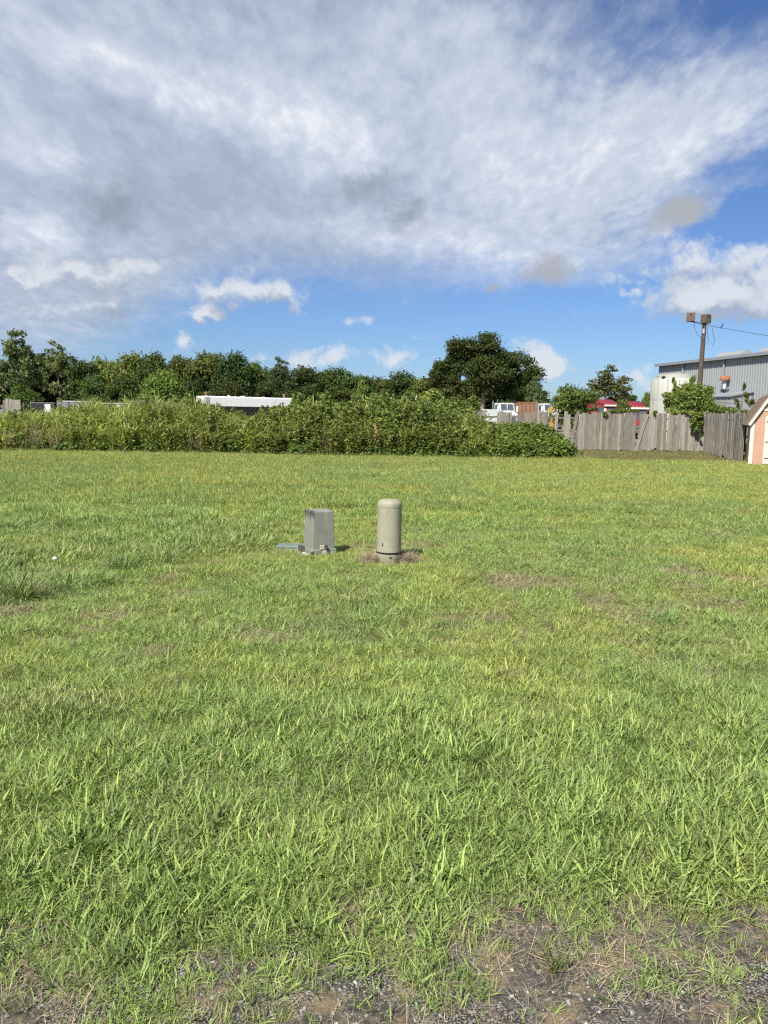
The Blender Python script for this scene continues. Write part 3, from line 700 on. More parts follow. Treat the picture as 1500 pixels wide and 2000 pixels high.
for i, (k, px, tp, w, D) in enumerate(front):
    v = var_dark if k == 'd' else var_mid
    anchor = next(a for lim, a in ((60, 'the short fence stretch'), (108, 'the small dark trailer'), (182, 'the grey trailer with pale roof rim'), (250, 'the dark trailer with white door'), (322, 'the all-grey trailer'), (395, 'the dark trailer next to the tank trailer'), (480, 'the near end of the white tank trailer'), (575, 'the far end of the white tank trailer'), (640, 'the weeds past the tank trailer'), (690, 'the low leafy sapling'), (742, 'the small cone-shaped tree'), (800, 'the bushy pale sapling'), (2000, 'the tall yellow-green sapling')) if px < lim)
    lab = '%s %s broadleaf tree rising behind %s' % ('low' if tp > 725 else 'tall', 'dark green' if k == 'd' else 'mid green', anchor)
    tree_at(v[i % 3], H0, W0, px, tp, w, D, rr.uniform(0, 6.28), label=lab, group=GT)
tree_at(var_airy[0], H0 * 1.08, W0, 32, 645, 115, 110, 0.4, name='sparse_tree', label='tall sparse tree with twiggy top rising above the wood by the fence stub')
tree_at(var_airy[1], H0 * 1.08, W0, 112, 668, 90, 112, 2.2, name='sparse_tree', label='thin airy treetop poking above the dark wood beside the tall sparse tree')
tree_at(var_airy[1], H0 * 1.05, W0, 548, 702, 70, 116, 1.0, name='sparse_tree', label='airy round-topped tree rising over the white tank trailer')
tree_at(var_light[0], H0, W0, 318, 716, 92, 92, 0.0, name='broadleaf_tree', label='light green bushy tree in front of the dark wood above the grey trailers')
tree_at(var_light[1], H0, W0, 45, 745, 70, 95, 1.1, name='broadleaf_tree', label='low light green tree in front of the wood behind the fence stub')
tree_at(cone, H0, W0, 705, 740, 46, 62, 0.0, name='cypress_tree', label='small bright green cone-shaped tree behind the weed bank')
def lobed_oak(label, D, lobes, trunks, seed, n):
    """a broad tree from separate foliage lobes, so that sky shows between them"""
    rs = np.random.RandomState(seed); base = P(trunks[0][0], 800, D); base.z = 0
    e = empty('oak_tree', base); tag(e, label, 'tree'); bl = []; k = D / 1500.0; mb = MB()
    for (px, py, rx, ry) in lobes:
        c_ = P(px, py, D) - base
        for j in range(11):
            d = rs.normal(0, 1, 3); d /= np.linalg.norm(d); q_ = rs.uniform(0.2, 0.9)
            r = rs.uniform(0.42, 0.66)
            bl.append(((c_.x + d[0] * q_ * rx * k, c_.y + d[1] * q_ * rx * k, c_.z + d[2] * q_ * ry * k), (rx * k * r, rx * k * r, ry * k * r * 0.85), n))
        t0 = min(trunks, key=lambda t: abs(t[0] - px)); tb = P(t0[0], 760, D) - base
        mb.tube([(tb.x, tb.y, tb.z), ((tb.x + c_.x) / 2 + rs.normal(0, 0.2), c_.y * 0.3, (tb.z + c_.z) / 2 + 0.3), (c_.x, c_.y, c_.z)], [0.20, 0.13, 0.05], 6)
    for (px, lean) in trunks:
        a = P(px, 800, D) - base; b = P(px + lean, 745, D) - base
        mb.tube([(a.x, a.y, -0.2), ((a.x + b.x) / 2, 0, b.z / 2), (b.x, 0, b.z)], [0.42, 0.32, 0.24], 8)
    obj('crown', leaves(rs, bl, (0.22, 0.46), 'crown', LEAF['oak']), None, e); mb.build('trunk', M['pale_bark'], e, smooth=True)
lobed_oak('big dark oak with broad lobed crown, tallest tree in view', 112, [(945, 680, 34, 26), (912, 680, 32, 26), (940, 725, 50, 40), (975, 700, 30, 28), (930, 715, 45, 30), (885, 702, 22, 28), (866, 720, 20, 26), (965, 740, 45, 30), (925, 758, 40, 22), (878, 752, 24, 20), (852, 738, 14, 20), (895, 775, 20, 12)], [(893, 4), (940, 6)], 301, 330)
lobed_oak('rounded oak joined to the right flank of the biggest oak', 114, [(1000, 706, 38, 28), (1022, 732, 36, 30), (985, 735, 28, 28), (1032, 758, 20, 18), (1000, 768, 36, 18), (1025, 782, 20, 10)], [(1005, 2)], 302, 330)
tree_at(var_airy[0], H0, W0, 1044, 742, 44, 108, 2.0, name='broadleaf_tree', label='small grey-green tree at the right foot of the big oak')
tree_at(var_mid[1], H0, W0, 1124, 738, 96, 60, 2.0, name='broadleaf_tree', label='bushy mid green tree between the white truck and the red truck')
tree_at(var_airy[1], H0, W0, 1190, 726, 120, 75, 3.0, name='slender_tree', label='slender olive tree with pale leaning trunk behind the picket fence')
tree_at(var_dark[0], H0, W0, 1228, 762, 46, 150, 0.3, label='far dark tree beyond the red truck', name='broadleaf_tree')
tree_at(var_mid[2], H0, W0, 1266, 762, 26, 70, 0.3, label='small green tree squeezed between the red truck and the pale tank', name='broadleaf_tree')
for i, (px, tp, w, D) in enumerate([(1075, 782, 90, 260), (1140, 780, 90, 250), (1205, 776, 90, 260), (1275, 778, 90, 255)]):
    tree_at(var_dark[i % 3], H0, W0, px, tp, w, D, i * 1.3, label='distant low tree on the horizon behind the truck yard', group='distant trees behind the truck yard')
# low saplings growing out of the weed bank
sap = [tree_meshes(160 + k, 3.2, 1.8, 'round', 0.05, 'bright', 2600, (0.10, 0.20)) for k in range(2)]
sapl = [(768, 776, 100, 37.0, 'bushy pale green sapling topping the weed bank beside a thin post'), (848, 746, 92, 37.5, 'tall yellow-green sapling below the left side of the big oak'), (912, 758, 80, 40, 'yellow-green sapling with pale stem below the big oak trunk'), (575, 782, 56, 36.0, 'leafy sapling hiding the far end of the white tank trailer'), (672, 797, 70, 35, 'low leafy sapling rising from the weeds below the cone-shaped tree')]
for i, (px, tp, w, D, lab) in enumerate(sapl):
    tree_at(sap[i % 2], 3.2, 1.8, px, tp, w, D, i * 1.7, name='sapling', label=lab)

# ================================================================== weed bank
def cane(rs):
    """tall arching cane grass: stalks with long drooping leaves"""
    roots = []; n = 34
    hs = rs.uniform(0.15, 1.55, n); a = rs.uniform(0, 6.283, n); r = 0.22 * np.sqrt(rs.rand(n))
    root = np.stack([r * np.cos(a), r * np.sin(a), hs], 1)
    m1 = blades(rs, n, 0, (0.35, 0.85), (0.022, 0.044), (0.1, 0.8), (0.5, 2.1), 5, None, root=root)
    m2 = blades(rs, 9, 0.22, (1.3, 2.1), (0.014, 0.022), (0.0, 0.16), (-0.05, 0.25), 4, None)
    return join([m1, m2], M['weed_leaf'], 'cane')
def join(ms, mat, name):
    import bmesh
    V, F3, F4, S = [], [], [], []; b = 0
    for me in ms:
        n = len(me.vertices); v = np.zeros(n * 3, np.float32); me.vertices.foreach_get('co', v); V.append(v.reshape(-1, 3))
        s = np.zeros(n, np.float32); me.attributes['shade'].data.foreach_get('value', s); S.append(s)
        nl = len(me.loops); li = np.zeros(nl, np.int32); me.loops.foreach_get('vertex_index', li); li += b
        lt = np.zeros(len(me.polygons), np.int32); me.polygons.foreach_get('loop_total', lt)
        k3 = int((lt == 3).sum()) * 3
        F3.append(li[:k3].reshape(-1, 3)); F4.append(li[k3:].reshape(-1, 4)); b += n
    o = mesh_np(name, np.concatenate(V), np.concatenate(F3), np.concatenate(F4), {'shade': np.concatenate(S)}, True)
    o.materials.append(mat); return o
def leafweed(rs, h=1.7, n=420):
    blobs = []; stems = 7
    for k in range(stems):
        a = rs.uniform(0, 6.283); r = rs.uniform(0, 0.35); hh = h * rs.uniform(0.65, 1.05)
        for j in range(8):
            t = (j + 1) / 8; rad = 0.17 * (1.15 - 0.75 * t)
            blobs.append(((r * math.cos(a) * (1 + 0.3 * t), r * math.sin(a) * (1 + 0.3 * t), hh * t), (rad, rad, hh * 0.07), n // 50))
    m1 = leaves(rs, blobs, (0.07, 0.16), 'leafweed', None, 0.6)
    m2 = blades(rs, stems, 0.3, (h * 0.8, h), (0.012, 0.02), (0.0, 0.12), (0, 0.1), 3, None)
    return join([m1, m2], M['weed_leaf'], 'leafweed')
def mound_plant(rs):
    return join([leaves(rs, [((rs.uniform(-0.3, 0.3), rs.uniform(-0.3, 0.3), rs.uniform(0.1, 0.5)), (0.3, 0.3, 0.2), 70) for _ in range(8)], (0.08, 0.17), 'vine', None, 0.8), blades(rs, 4, 0.2, (0.3, 0.6), (0.01, 0.02), (0, 0.5), (0, 0.6), 3, None)], M['weed_leaf'], 'vine')
def drystalk(rs):
    return blades(rs, 40, 0.25, (0.5, 1.35), (0.008, 0.016), (0.0, 0.35), (-0.1, 0.5), 3, M['straw'])
def make_weeds():
    rs = np.random.RandomState(12)
    canes = [cane(rs) for _ in range(6)]; weeds = [leafweed(rs, rs.uniform(1.4, 1.9)) for _ in range(6)]; mounds = [mound_plant(rs) for _ in range(4)]; drys = [drystalk(rs) for _ in range(4)]
    def pxof(x, y): return 750 + 1500 * x / y
    def top(px):        # height of the bank along its length
        return np.interp(px, [-200, 0, 60, 180, 300, 380, 420, 470, 520, 560, 620, 700, 780, 850, 900, 960, 1040, 1120, 1150], [.72, 0.70, 0.80, 0.97, 0.95, 0.94, .88, .78, .88, 1.0, 1.05, 1.03, 1.06, 1.06, .84, .62, .54, .50, .5]) * (0.80 + 0.42 * fbm(px * 0.01, px * 0, 94, 2.6, 3))
    def edge(x): return 29.0 - 0.02 * x + 0.5 * (fbm(x, x * 0, 93, 0.5) - 0.5)
    n = 5200
    x = rs.uniform(-24, 9.2, n); y = edge(x) + rs.rand(n) ** 1.1 * 8.4
    px = pxof(x, y)
    ok = (px < 1088 - 3 * (y - 29)) ; x, y, px = x[ok], y[ok], px[ok]
    ramp = (0.55 + 0.45 * sstep(y - edge(x), 0.0, 1.6)) * np.where(rs.rand(len(x)) < 0.08, 1.18, 1.0)
    # cane on the left, thinning to the right
    pc = np.interp(px, [-300, 330, 430, 620, 760, 880, 1000, 1120], [0.95, 0.9, 0.55, 0.22, 0.12, 0.30, 0.25, 0.1])
    isc = rs.rand(len(x)) < pc
    def put(name, k, s, srcs, tint, label, cat):
        xx, yy = x[k], y[k]; nn = len(xx)
        pos = np.stack([xx, yy, np.zeros(nn) - 0.02], 1); rot = np.stack([rs.normal(0, .07, nn), rs.normal(0, .07, nn), rs.uniform(0, 6.283, nn)], 1)
        scl = np.stack([rs.uniform(0.85, 1.2, nn)] * 2 + [s], 1)
        scatter(name, pos, rot, scl, rs.randint(0, len(srcs), nn), tint, srcs, label, cat)
    k = isc
    y_ = rs.rand(k.sum(), 1); fb = fbm(x[k], y[k], 95, 0.5)[:, None]
    tc_ = (np.array([0.235, 0.295, 0.075]) * (1 - y_ * 0.6) + np.array([0.37, 0.375, 0.125]) * y_ * 0.6) * (0.75 + 0.5 * fb)
    put('cane_grass', k, 1.0 * ramp[k] * top(px[k]) * rs.uniform(0.8, 1.1, k.sum()), canes, tc_, 'tall arching pale green cane grass in front of the wood', 'tall grass')
    k = ~isc
    fb = fbm(x[k], y[k], 96, 0.5)[:, None]
    tw = (np.array([0.100, 0.145, 0.034]) * (1 - fb) + np.array([0.205, 0.245, 0.058]) * fb) * rs.uniform(0.75, 1.25, (k.sum(), 1))
    put('leafy_weeds', k, 1.08 * ramp[k] * top(px[k]) * rs.uniform(0.75, 1.1, k.sum()), weeds, tw, 'dense dark green leafy weeds overgrowing the fence line', 'weeds')
    # low vines: along the foot of the bank and the round heap at its end
    n2 = 900; x1 = rs.uniform(-24, 8, n2); y1 = edge(x1) + rs.uniform(0.0, 1.2, n2)
    p1 = pxof(x1, y1); kk = (p1 < 1080) & (rs.rand(n2) < np.interp(p1, [-300, 500, 800, 1110], [0.3, 0.5, 0.9, 1.0])); x1, y1 = x1[kk], y1[kk]
    n3 = 520; x2 = rs.uniform(2.3, 6.75, n3); y2 = 29.2 + rs.rand(n3) * 4.5
    X, Y = np.concatenate([x1, x2]), np.concatenate([y1, y2])
    lift = np.concatenate([np.zeros(len(x1)), rs.rand(n3) * 0.9 * sstep(y2, 29.4, 31.5) * np.interp(x2, [2.3, 4.2, 5.8, 6.4, 6.8], [.35, .5, .85, .8, .4])])
    pos = np.stack([X, Y, lift - 0.03], 1); nn = len(X)
    fb = fbm(X, Y, 97, 0.8)[:, None]
    tv = (np.array([0.085, 0.140, 0.030]) * (1 - fb) + np.array([0.150, 0.215, 0.042]) * fb) * rs.uniform(0.8, 1.2, (nn, 1))
    s = rs.uniform(0.7, 1.15, nn) * np.concatenate([np.full(len(x1), 0.75), np.full(n3, 1.05)])
    scatter('creeping_vines', pos, np.stack([rs.normal(0, .15, nn), rs.normal(0, .15, nn), rs.uniform(0, 6.283, nn)], 1), np.stack([s, s, s], 1), rs.randint(0, 4, nn), tv, mounds, 'low bright green vines spilling over the foot of the weed bank', 'vines')
    # dead stalks
    D = [(85, 870, 12), (130, 865, 8), (390, 868, 8), (10, 865, 6), (870, 845, 10), (960, 825, 12), (1000, 830, 8), (640, 870, 5), (820, 862, 6), (905, 840, 8)]
    pts = []
    for (px_, py_, c_) in D:
        for _ in range(c_):
            yy = 29.1 + rs.rand() * 1.2 + (3 if py_ < 848 else 0); pts.append(((px_ + rs.normal(0, 16) - 750) * yy / 1500, yy, 0))
    pts = np.array(pts); nn = len(pts); s = rs.uniform(0.6, 1.05, nn)
    scatter('dead_stalks', pts, np.stack([rs.normal(0, .12, nn), rs.normal(0, .12, nn), rs.uniform(0, 6.283, nn)], 1), np.stack([s, s, s], 1), rs.randint(0, 4, nn), np.array([0.36, 0.28, 0.20]) * rs.uniform(0.6, 1.15, (nn, 1)), drys, 'brown dead stalks standing among the weeds', 'stalks')
    # a seed-headed fringe of longer grass where mower and weeds meet
    far = [blades(rs, 30, 0.12, (0.14, 0.34), (0.006, 0.012), (0.0, 0.5), (0.0, 0.8), 3, M['grass']) for _ in range(5)]
    n4 = 3600; x4 = rs.uniform(-24, 8, n4); y4 = edge(x4) + rs.normal(-0.1, 0.22, n4); s = rs.uniform(0.35, 0.85, n4)
    t4 = (YEL * 0.7 + GREEN * 0.25) * rs.uniform(0.7, 1.15, (n4, 1))
    scatter('fringe_grass', np.stack([x4, y4, 0 * x4], 1), np.stack([rs.normal(0, .1, n4), rs.normal(0, .1, n4), rs.uniform(0, 6.28, n4)], 1), np.stack([s, s, s], 1), rs.randint(0, 5, n4), t4, far, 'unmown fringe grass along the foot of the weed bank', 'grass')
make_weeds()
# the tan dead plant in the middle of the bank
dp = empty('dead_plant', (P(741, 880, 29.0).x, 29.0, 0)); tag(dp, 'pale tan dead plant stalk leaning in the middle of the weed bank', 'plant')
rsd = np.random.RandomState(3)
mbd = MB(); mbd.tube([(0.03, 0, -0.05), (0, 0, 0.5), (-0.12, 0.03, 1.0), (-0.18, 0.05, 1.3)], [0.05, 0.045, 0.03, 0.01], 6); mbd.build('stalk', worn('dead_stalk', (0.36, 0.26, 0.16), 0.9, 0.3, 12), dp)
leafy('dead_leaf', (0.34, 0.25, 0.15)); 
obj('dry_leaves', blades(rsd, 60, 0, (0.25, 0.55), (0.012, 0.03), (2.65, 3.1), (-0.2, 0.25), 3, bpy.data.materials['dead_leaf'], root=np.stack([-0.12 * (zz := rsd.uniform(0.3, 1.3, 60)) + rsd.normal(0, 0.03, 60), rsd.normal(0, .05, 60), zz], 1)), None, dp)

# ================================================================== picket fences
def picket_mesh(seed, h, w=0.148, t=0.02):
    """one weathered board: crooked edges, worn ends"""
    r = random.Random(seed); mb = MB(); k = 6; vs = []
    wx = [r.uniform(-0.006, 0.006) for _ in range(k + 1)]
    for i in range(k + 1):
        z = h * i / k
        x0, x1 = -w / 2 + wx[i] + r.uniform(-.004, .004), w / 2 + wx[i] + r.uniform(-.004, .004)
        dz0 = r.uniform(-.02, .03) if i in (0, k) else 0; dz1 = r.uniform(-.02, .03) if i in (0, k) else 0
        cup = r.uniform(-0.004, 0.004)
        vs += [(x0, -t / 2 + cup, z + dz0), (x1, -t / 2, z + dz1), (x1, t / 2, z + dz1), (x0, t / 2 + cup, z + dz0)]
    fs = [(0, 1, 2, 3)[::-1], tuple(4 * k + j for j in range(4))]
    for i in range(k):
        for j in range(4): fs.append((4 * i + j, 4 * i + (j + 1) % 4, 4 * i + 4 + (j + 1) % 4, 4 * i + 4 + j))
    me = bpy.data.meshes.new('picket'); me.from_pydata(vs, [], fs); me.materials.append(M['picket'])
    return me
PICK = [picket_mesh(k, 1.83) for k in range(9)] + [picket_mesh(20 + k, 1.62) for k in range(3)]
def picket(parent, x, z, lean=0.0, k=None, y=0.0, sc=1.0, w=1.0, r=random):
    o = bpy.data.objects.new('picket', PICK[k]); COL.objects.link(o); o.parent = parent
    o.location = (x, y, z); o.rotation_euler = (r.uniform(-0.015, 0.015), lean + r.uniform(-0.012, 0.012), r.uniform(-0.05, 0.05)); o.scale = (w, 1, sc)
    return o
def fence_root(a, b, label, name='picket_fence'):
    d = Vector((b[0] - a[0], b[1] - a[1], 0)); L = d.length
    e = empty(name, (a[0], a[1], 0), math.atan2(d.y, d.x)); tag(e, label, 'fence'); return e, L
fr = random.Random(8)
# long fence: runs behind the bank to the corner
FA = P(925, 880, 38.6); FB = P(1370, 880, 38.2)
fe, L = fence_root(FA, FB, 'weathered grey picket fence with missing and leaning boards beyond the lawn')
def s_of(px):     # position along the fence for a picture column
    D0, D1 = FA.y, FB.y
    t = (px - 925) / 445.0; return t * L
step = 0.148; s = 0.0; i = 0
gaps = [(948, 968), (1001, 1011), (1034, 1040), (1069, 1079), (1088, 1102), (1114, 1123), (1242, 1248), (1346, 1349)]
while s < L:
    px = 925 + 445 * s / L
    if not any(a_ <= px <= b_ for a_, b_ in gaps):
        k = fr.randrange(9); z = 0.02 + fr.uniform(-0.03, 0.05)
        short = fr.random() < 0.14 and px > 1120
        picket(fe, s, z + (0.16 if short else 0), fr.choice([0, 0, 0, 0.01, -0.015]), k if not short else 9 + fr.randrange(3), -0.014 - 0.023 * (i % 2), fr.uniform(0.97, 1.03), fr.uniform(0.98, 1.12) if fr.random() > 0.08 else 0.85, fr)
    s += step * fr.uniform(0.95, 1.05); i += 1
picket(fe, s_of(1114), 0.03, 0.16, 2, -0.06, 0.97, 1.1, fr)
picket(fe, s_of(1242), 0.02, 0.26, 4, -0.075, 1.02, 0.95, fr)
for z in (0.32, 0.95, 1.55):
    MB().box(0, L, 0.0, 0.04, z, z + 0.09).build('rail', M['rail'], fe)
for k in range(6):
    MB().box(L * k / 5 - 0.05, L * k / 5 + 0.05, 0.04, 0.14, -0.1, 1.75).build('post', M['rail'], fe)
# side fence: from the corner back towards the shed
SA = Vector((FB.x + 0.05, FB.y - 0.12, 0)); SB = P(1451, 906, 28.3)
se, L2 = fence_root(SA, SB, 'grey picket fence running from the corner to the pink shed')
n = int(L2 / 0.146)
for i in range(n):
    sx_ = (i + 0.5) * 0.146; t = sx_ / L2
    picket(se, sx_, 0.05 - 0.03 * t + fr.uniform(-0.02, 0.02) + (0.10 if 0.55 < t < 0.62 else 0), 0, fr.randrange(9), -0.014 - 0.023 * (i % 2), fr.uniform(0.985, 1.015), fr.uniform(0.95, 1.1), fr)
for z in (0.35, 0.95, 1.55): MB().box(0, L2, 0.0, 0.04, z, z + 0.09).build('rail', M['rail'], se)
for k in range(5): MB().box(L2 * k / 4 - 0.05, L2 * k / 4 + 0.05, 0.04, 0.14, -0.1, 1.8).build('post', M['rail'], se)
# stub of fence at the other end of the bank
la = P(-70, 880, 37.0); lb = P(48, 880, 37.0)
le, L3 = fence_root(la, lb, 'short stretch of grey picket fence sticking out of the cane grass')
for i in range(int(L3 / 0.146) + 1):
    x_ = i * 0.146; px = -70 + 118 * x_ / L3
    if 2 < px < 11: continue
    picket(le, x_, 0.26 + fr.uniform(-0.03, 0.03), 0, fr.randrange(9), -0.03, 1.0, fr.uniform(1.0, 1.1), fr)
for z in (0.5, 1.2, 1.75): MB().box(0, L3, 0.0, 0.04, z, z + 0.09).build('rail', M['rail'], le)
for k in range(3): MB().box(L3 * k / 2 - 0.05, L3 * k / 2 + 0.05, 0.04, 0.14, -0.1, 1.95).build('post', M['rail'], le)
# thin post in the weeds
tp = empty('thin_post', (P(812, 800, 38).x, 38, 0)); tag(tp, 'thin grey metal post with rounded cap standing in the weeds', 'post')
MB().tube([(0, 0, -0.2), (0, 0, P(812, 776, 38).z)], 0.03, 8).build('shaft', M['pale_van'], tp); MB().lathe([(0.03, 0), (0.05, 0.02), (0.05, 0.07), (0.02, 0.11)], 10, (0, 0, P(812, 777, 38).z)).build('cap', M['white'], tp)

# ================================================================== corner bush with vines over the fence
def bush(name, label, px_blobs, size, n, leafm, seed, stems, cat='bush'):
    rs = np.random.RandomState(seed); cen = P(*stems[0]); base = Vector((cen.x, cen.y, 0))
    e = empty(name, base); tag(e, label, cat)
    bl = []
    for (px, py, D, rpx, rpy, wgt) in px_blobs:
        c_ = P(px, py, D) - base; k = D / 1500.0
        for j in range(int(6 * wgt) + 1):
            d = rs.normal(0, 1, 3); d /= np.linalg.norm(d); q_ = rs.rand() ** 0.5 * 0.75
            bl.append(((c_.x + d[0] * q_ * rpx * k, c_.y + d[1] * q_ * min(rpx * k, 0.9), max(0.1, c_.z + d[2] * q_ * rpy * k)), (rpx * k * 0.45, min(rpx * k * 0.45, 0.5), rpy * k * 0.45), int(n * wgt / 6) + 4))
    obj('foliage', leaves(rs, bl, size, 'foliage', LEAF[leafm]), None, e)
    mb = MB()
    for st in stems:
        a = P(*st) - base; b = Vector((a.x * 0.5, a.y, 0)); mb.tube([b - Vector((0, 0, .1)), (a + b) / 2 + Vector((rs.normal(0, .1), 0, 0)), a], [0.05, 0.035, 0.012], 6)
    mb.build('stem', M['bark'], e)
    return e
bush('corner_bush', 'bright green vine-covered bush at the fence corner around the light pole', [
    (1340, 785, 40, 36, 28, 2.0), (1345, 770, 40.2, 40, 28, 1.8), (1312, 786, 40, 22, 20, 1.2), (1372, 772, 40.3, 24, 20, 1.0), (1375, 790, 40, 28, 24, 1.6), (1325, 800, 39.6, 30, 14, 1.2), (1352, 765, 40, 22, 18, 1.0), (1322, 762, 40.5, 8, 26, 0.6), (1350, 745, 41, 8, 14, 0.4),
    (1300, 770, 40, 16, 6, 0.4), (1318, 748, 40.5, 6, 10, 0.25), (1395, 800, 39.8, 22, 14, 1.0), (1362, 812, 38.0, 16, 9, 0.8), (1358, 824, 37.9, 12, 12, 0.7), (1362, 836, 37.85, 8, 14, 0.5), (1367, 850, 37.8, 4, 8, 0.12), (1284, 806, 38.9, 9, 6, 0.3), (1200, 804, 38.5, 10, 4, 0.3), (1181, 808, 38.3, 7, 6, 0.3), (1278, 814, 38.2, 3.5, 10, 0.2), (1340, 806, 38.6, 30, 5, 0.5)],
    (0.09, 0.18), 900, 'vine', 61, [(1352, 775, 40), (1335, 770, 40), (1370, 785, 40.2), (1322, 745, 40.5), (1352, 740, 41)])
bush('fence_bush', 'dark green bush growing in front of the two red trucks behind the fence', [(1218, 792, 45, 14, 12, 1.0), (1205, 803, 44, 20, 8, 0.8), (1235, 803, 44, 18, 7, 0.7), (1160, 800, 43, 14, 8, 0.6)], (0.1, 0.2), 300, 'mid', 66, [(1218, 785, 45), (1205, 800, 44)])
bush('fence_shrub', 'yellow-green shrub rising behind the side fence next to the shed roof', [(1425, 800, 37, 20, 12, 1.0), (1450, 805, 36, 14, 8, 0.7), (1405, 805, 37.5, 14, 8, 0.6)], (0.09, 0.18), 280, 'bright', 62, [(1425, 795, 37), (1450, 800, 36)])
bush('tall_weed', 'narrow dark green climber rising behind the side fence against grey metal wall', [(1455, 755, 37, 3.5, 14, 0.5), (1456, 780, 37, 6, 12, 0.6), (1440, 790, 37, 7, 14, 0.6), (1470, 790, 36, 9, 12, 0.6)], (0.08, 0.15), 220, 'mid', 63, [(1455, 745, 37), (1440, 780, 37)], 'plant')

# ================================================================== pink shed
def make_shed():
    c0 = P(1461, 910, 26.6); ang = math.atan2(2.4, 0.97) - math.pi / 2        # depth direction leans right
    sh = empty('garden_shed', (c0.x, c0.y, 0), ang); tag(sh, 'salmon pink gambrel-roofed shed with cream trim and red door', 'shed')
    Wd, Dp, zb, ze = 3.05, 4.3, 0.10, 1.62
    zk, xk, zr = 2.40, 0.48, 3.05
    poly = [(0, zb), (Wd, zb), (Wd, ze), (Wd - xk, zk), (Wd / 2, zr), (xk, zk), (0, ze)]
    MB().prism(poly, 'y', 0.0, Dp).build('wall', M['salmon'], sh)
    # siding grooves as thin battens
    for k in range(1, 10):
        x = Wd * k / 10
        if x < 0.75 or x > 2.3: MB().box(x - 0.004, x + 0.004, -0.006, 0.004, zb, 1.78).build('siding_batten', M['salmon'], sh)
    # roof planes, each with its own thickness
    def slab(p, q_, name='roof'):
        d = Vector((q_[0] - p[0], q_[1] - p[1])).normalized(); nrm = Vector((-d.y, d.x)) * 0.05
        MB().prism([(p[0], p[1]), (q_[0], q_[1]), (q_[0] + nrm.x, q_[1] + nrm.y), (p[0] + nrm.x, p[1] + nrm.y)], 'y', -0.10, Dp + 0.1).build(name, M['shingle'], sh)
    slab((-0.14, ze - 0.20), (xk, zk)); slab((xk, zk), (Wd / 2, zr)); slab((Wd / 2, zr), (Wd - xk, zk)); slab((Wd - xk, zk), (Wd + 0.14, ze - 0.20))
    # rake trim
    def rake(p, q_):
        d = Vector((q_[0] - p[0], q_[1] - p[1])).normalized(); nrm = Vector((d.y, -d.x)) * 0.085
        MB().prism([(p[0], p[1]), (q_[0], q_[1]), (q_[0] + nrm.x, q_[1] + nrm.y), (p[0] + nrm.x, p[1] + nrm.y)], 'y', -0.125, -0.004).build('rake_board', M['trim'], sh)
    rake((-0.10, ze - 0.16), (xk, zk + 0.0)); rake((xk, zk), (Wd / 2, zr)); rake((Wd / 2, zr), (Wd - xk, zk)); rake((Wd - xk, zk), (Wd + 0.10, ze - 0.16))
    for x in (0.0, Wd - 0.10): MB().box(x - 0.008, x + 0.108, -0.02, 0.07, zb, ze + 0.06).build('corner_board', M['trim'], sh)
    MB().box(0.26, Wd - 0.26, -0.022, -0.003, 1.93, 2.00).build('belt_board', M['trim'], sh)
    # double door with frame and cross bracing
    dx0, dx1, dz0, dz1 = 0.44, Wd - 0.44, 0.13, 1.74
    fr_ = MB(); fr_.box(dx0, dx0 + 0.07, -0.03, -0.001, dz0, dz1); fr_.box(dx1 - 0.07, dx1, -0.03, -0.001, dz0, dz1); fr_.box(dx0 + 0.071, dx1 - 0.071, -0.03, -0.001, dz1 - 0.07, dz1); fr_.build('door_frame', M['trim'], sh)
    for (a, b) in ((dx0 + 0.075, (dx0 + dx1) / 2 - 0.005), ((dx0 + dx1) / 2 + 0.005, dx1 - 0.075)):
        d = MB().box(a, b, -0.024, -0.002, dz0, dz1 - 0.075).build('door', M['door_red'], sh)
        br = MB()
        zm = 0.86
        for z in (dz0, zm, dz1 - 0.165): br.box(a + 0.08, b - 0.08, -0.042, -0.0245, z, z + 0.09)
        br.box(a, a + 0.08, -0.043, -0.0245, dz0, dz1 - 0.075); br.box(b - 0.08, b, -0.043, -0.0245, dz0, dz1 - 0.075)
        def bar(x0, z0, x1, z1):
            dd = Vector((x1 - x0, z1 - z0)).normalized(); nn = Vector((-dd.y, dd.x)) * 0.035
            br.prism([(x0 + nn.x, z0 + nn.y), (x1 + nn.x, z1 + nn.y), (x1 - nn.x, z1 - nn.y), (x0 - nn.x, z0 - nn.y)], 'y', -0.040, -0.0246)
        bar(a + 0.08, dz0 + 0.09, b - 0.08, zm); bar(b - 0.08, dz0 + 0.09, a + 0.08, zm)
        br.build('bracing', M['trim'], d)
        for z in (0.30, 0.86, 1.55): MB().box(a - 0.04, a + 0.10, -0.05, -0.0435, z, z + 0.03).build('hinge', M['dark_steel'], d)
    # window on the side wall
    w_ = MB().box(-0.028, -0.001, 0.85, 1.75, 0.75, 1.40).build('window', M['trim'], sh)
    MB().box(-0.034, -0.029, 0.91, 1.69, 0.81, 1.34).build('pane', M['window_glass'], w_)
    for y in (0.0, 1.4, Dp - 0.4): 
        for x in (0.02, Wd - 0.42): MB().box(x, x + 0.4, y, y + 0.2, -0.08, 0.098).build('block', M['concrete'], sh)
    MB().box(0.0, Wd, 0.012, 0.05, 0.03, 0.099).build('skid', M['concrete'], sh)
make_shed()

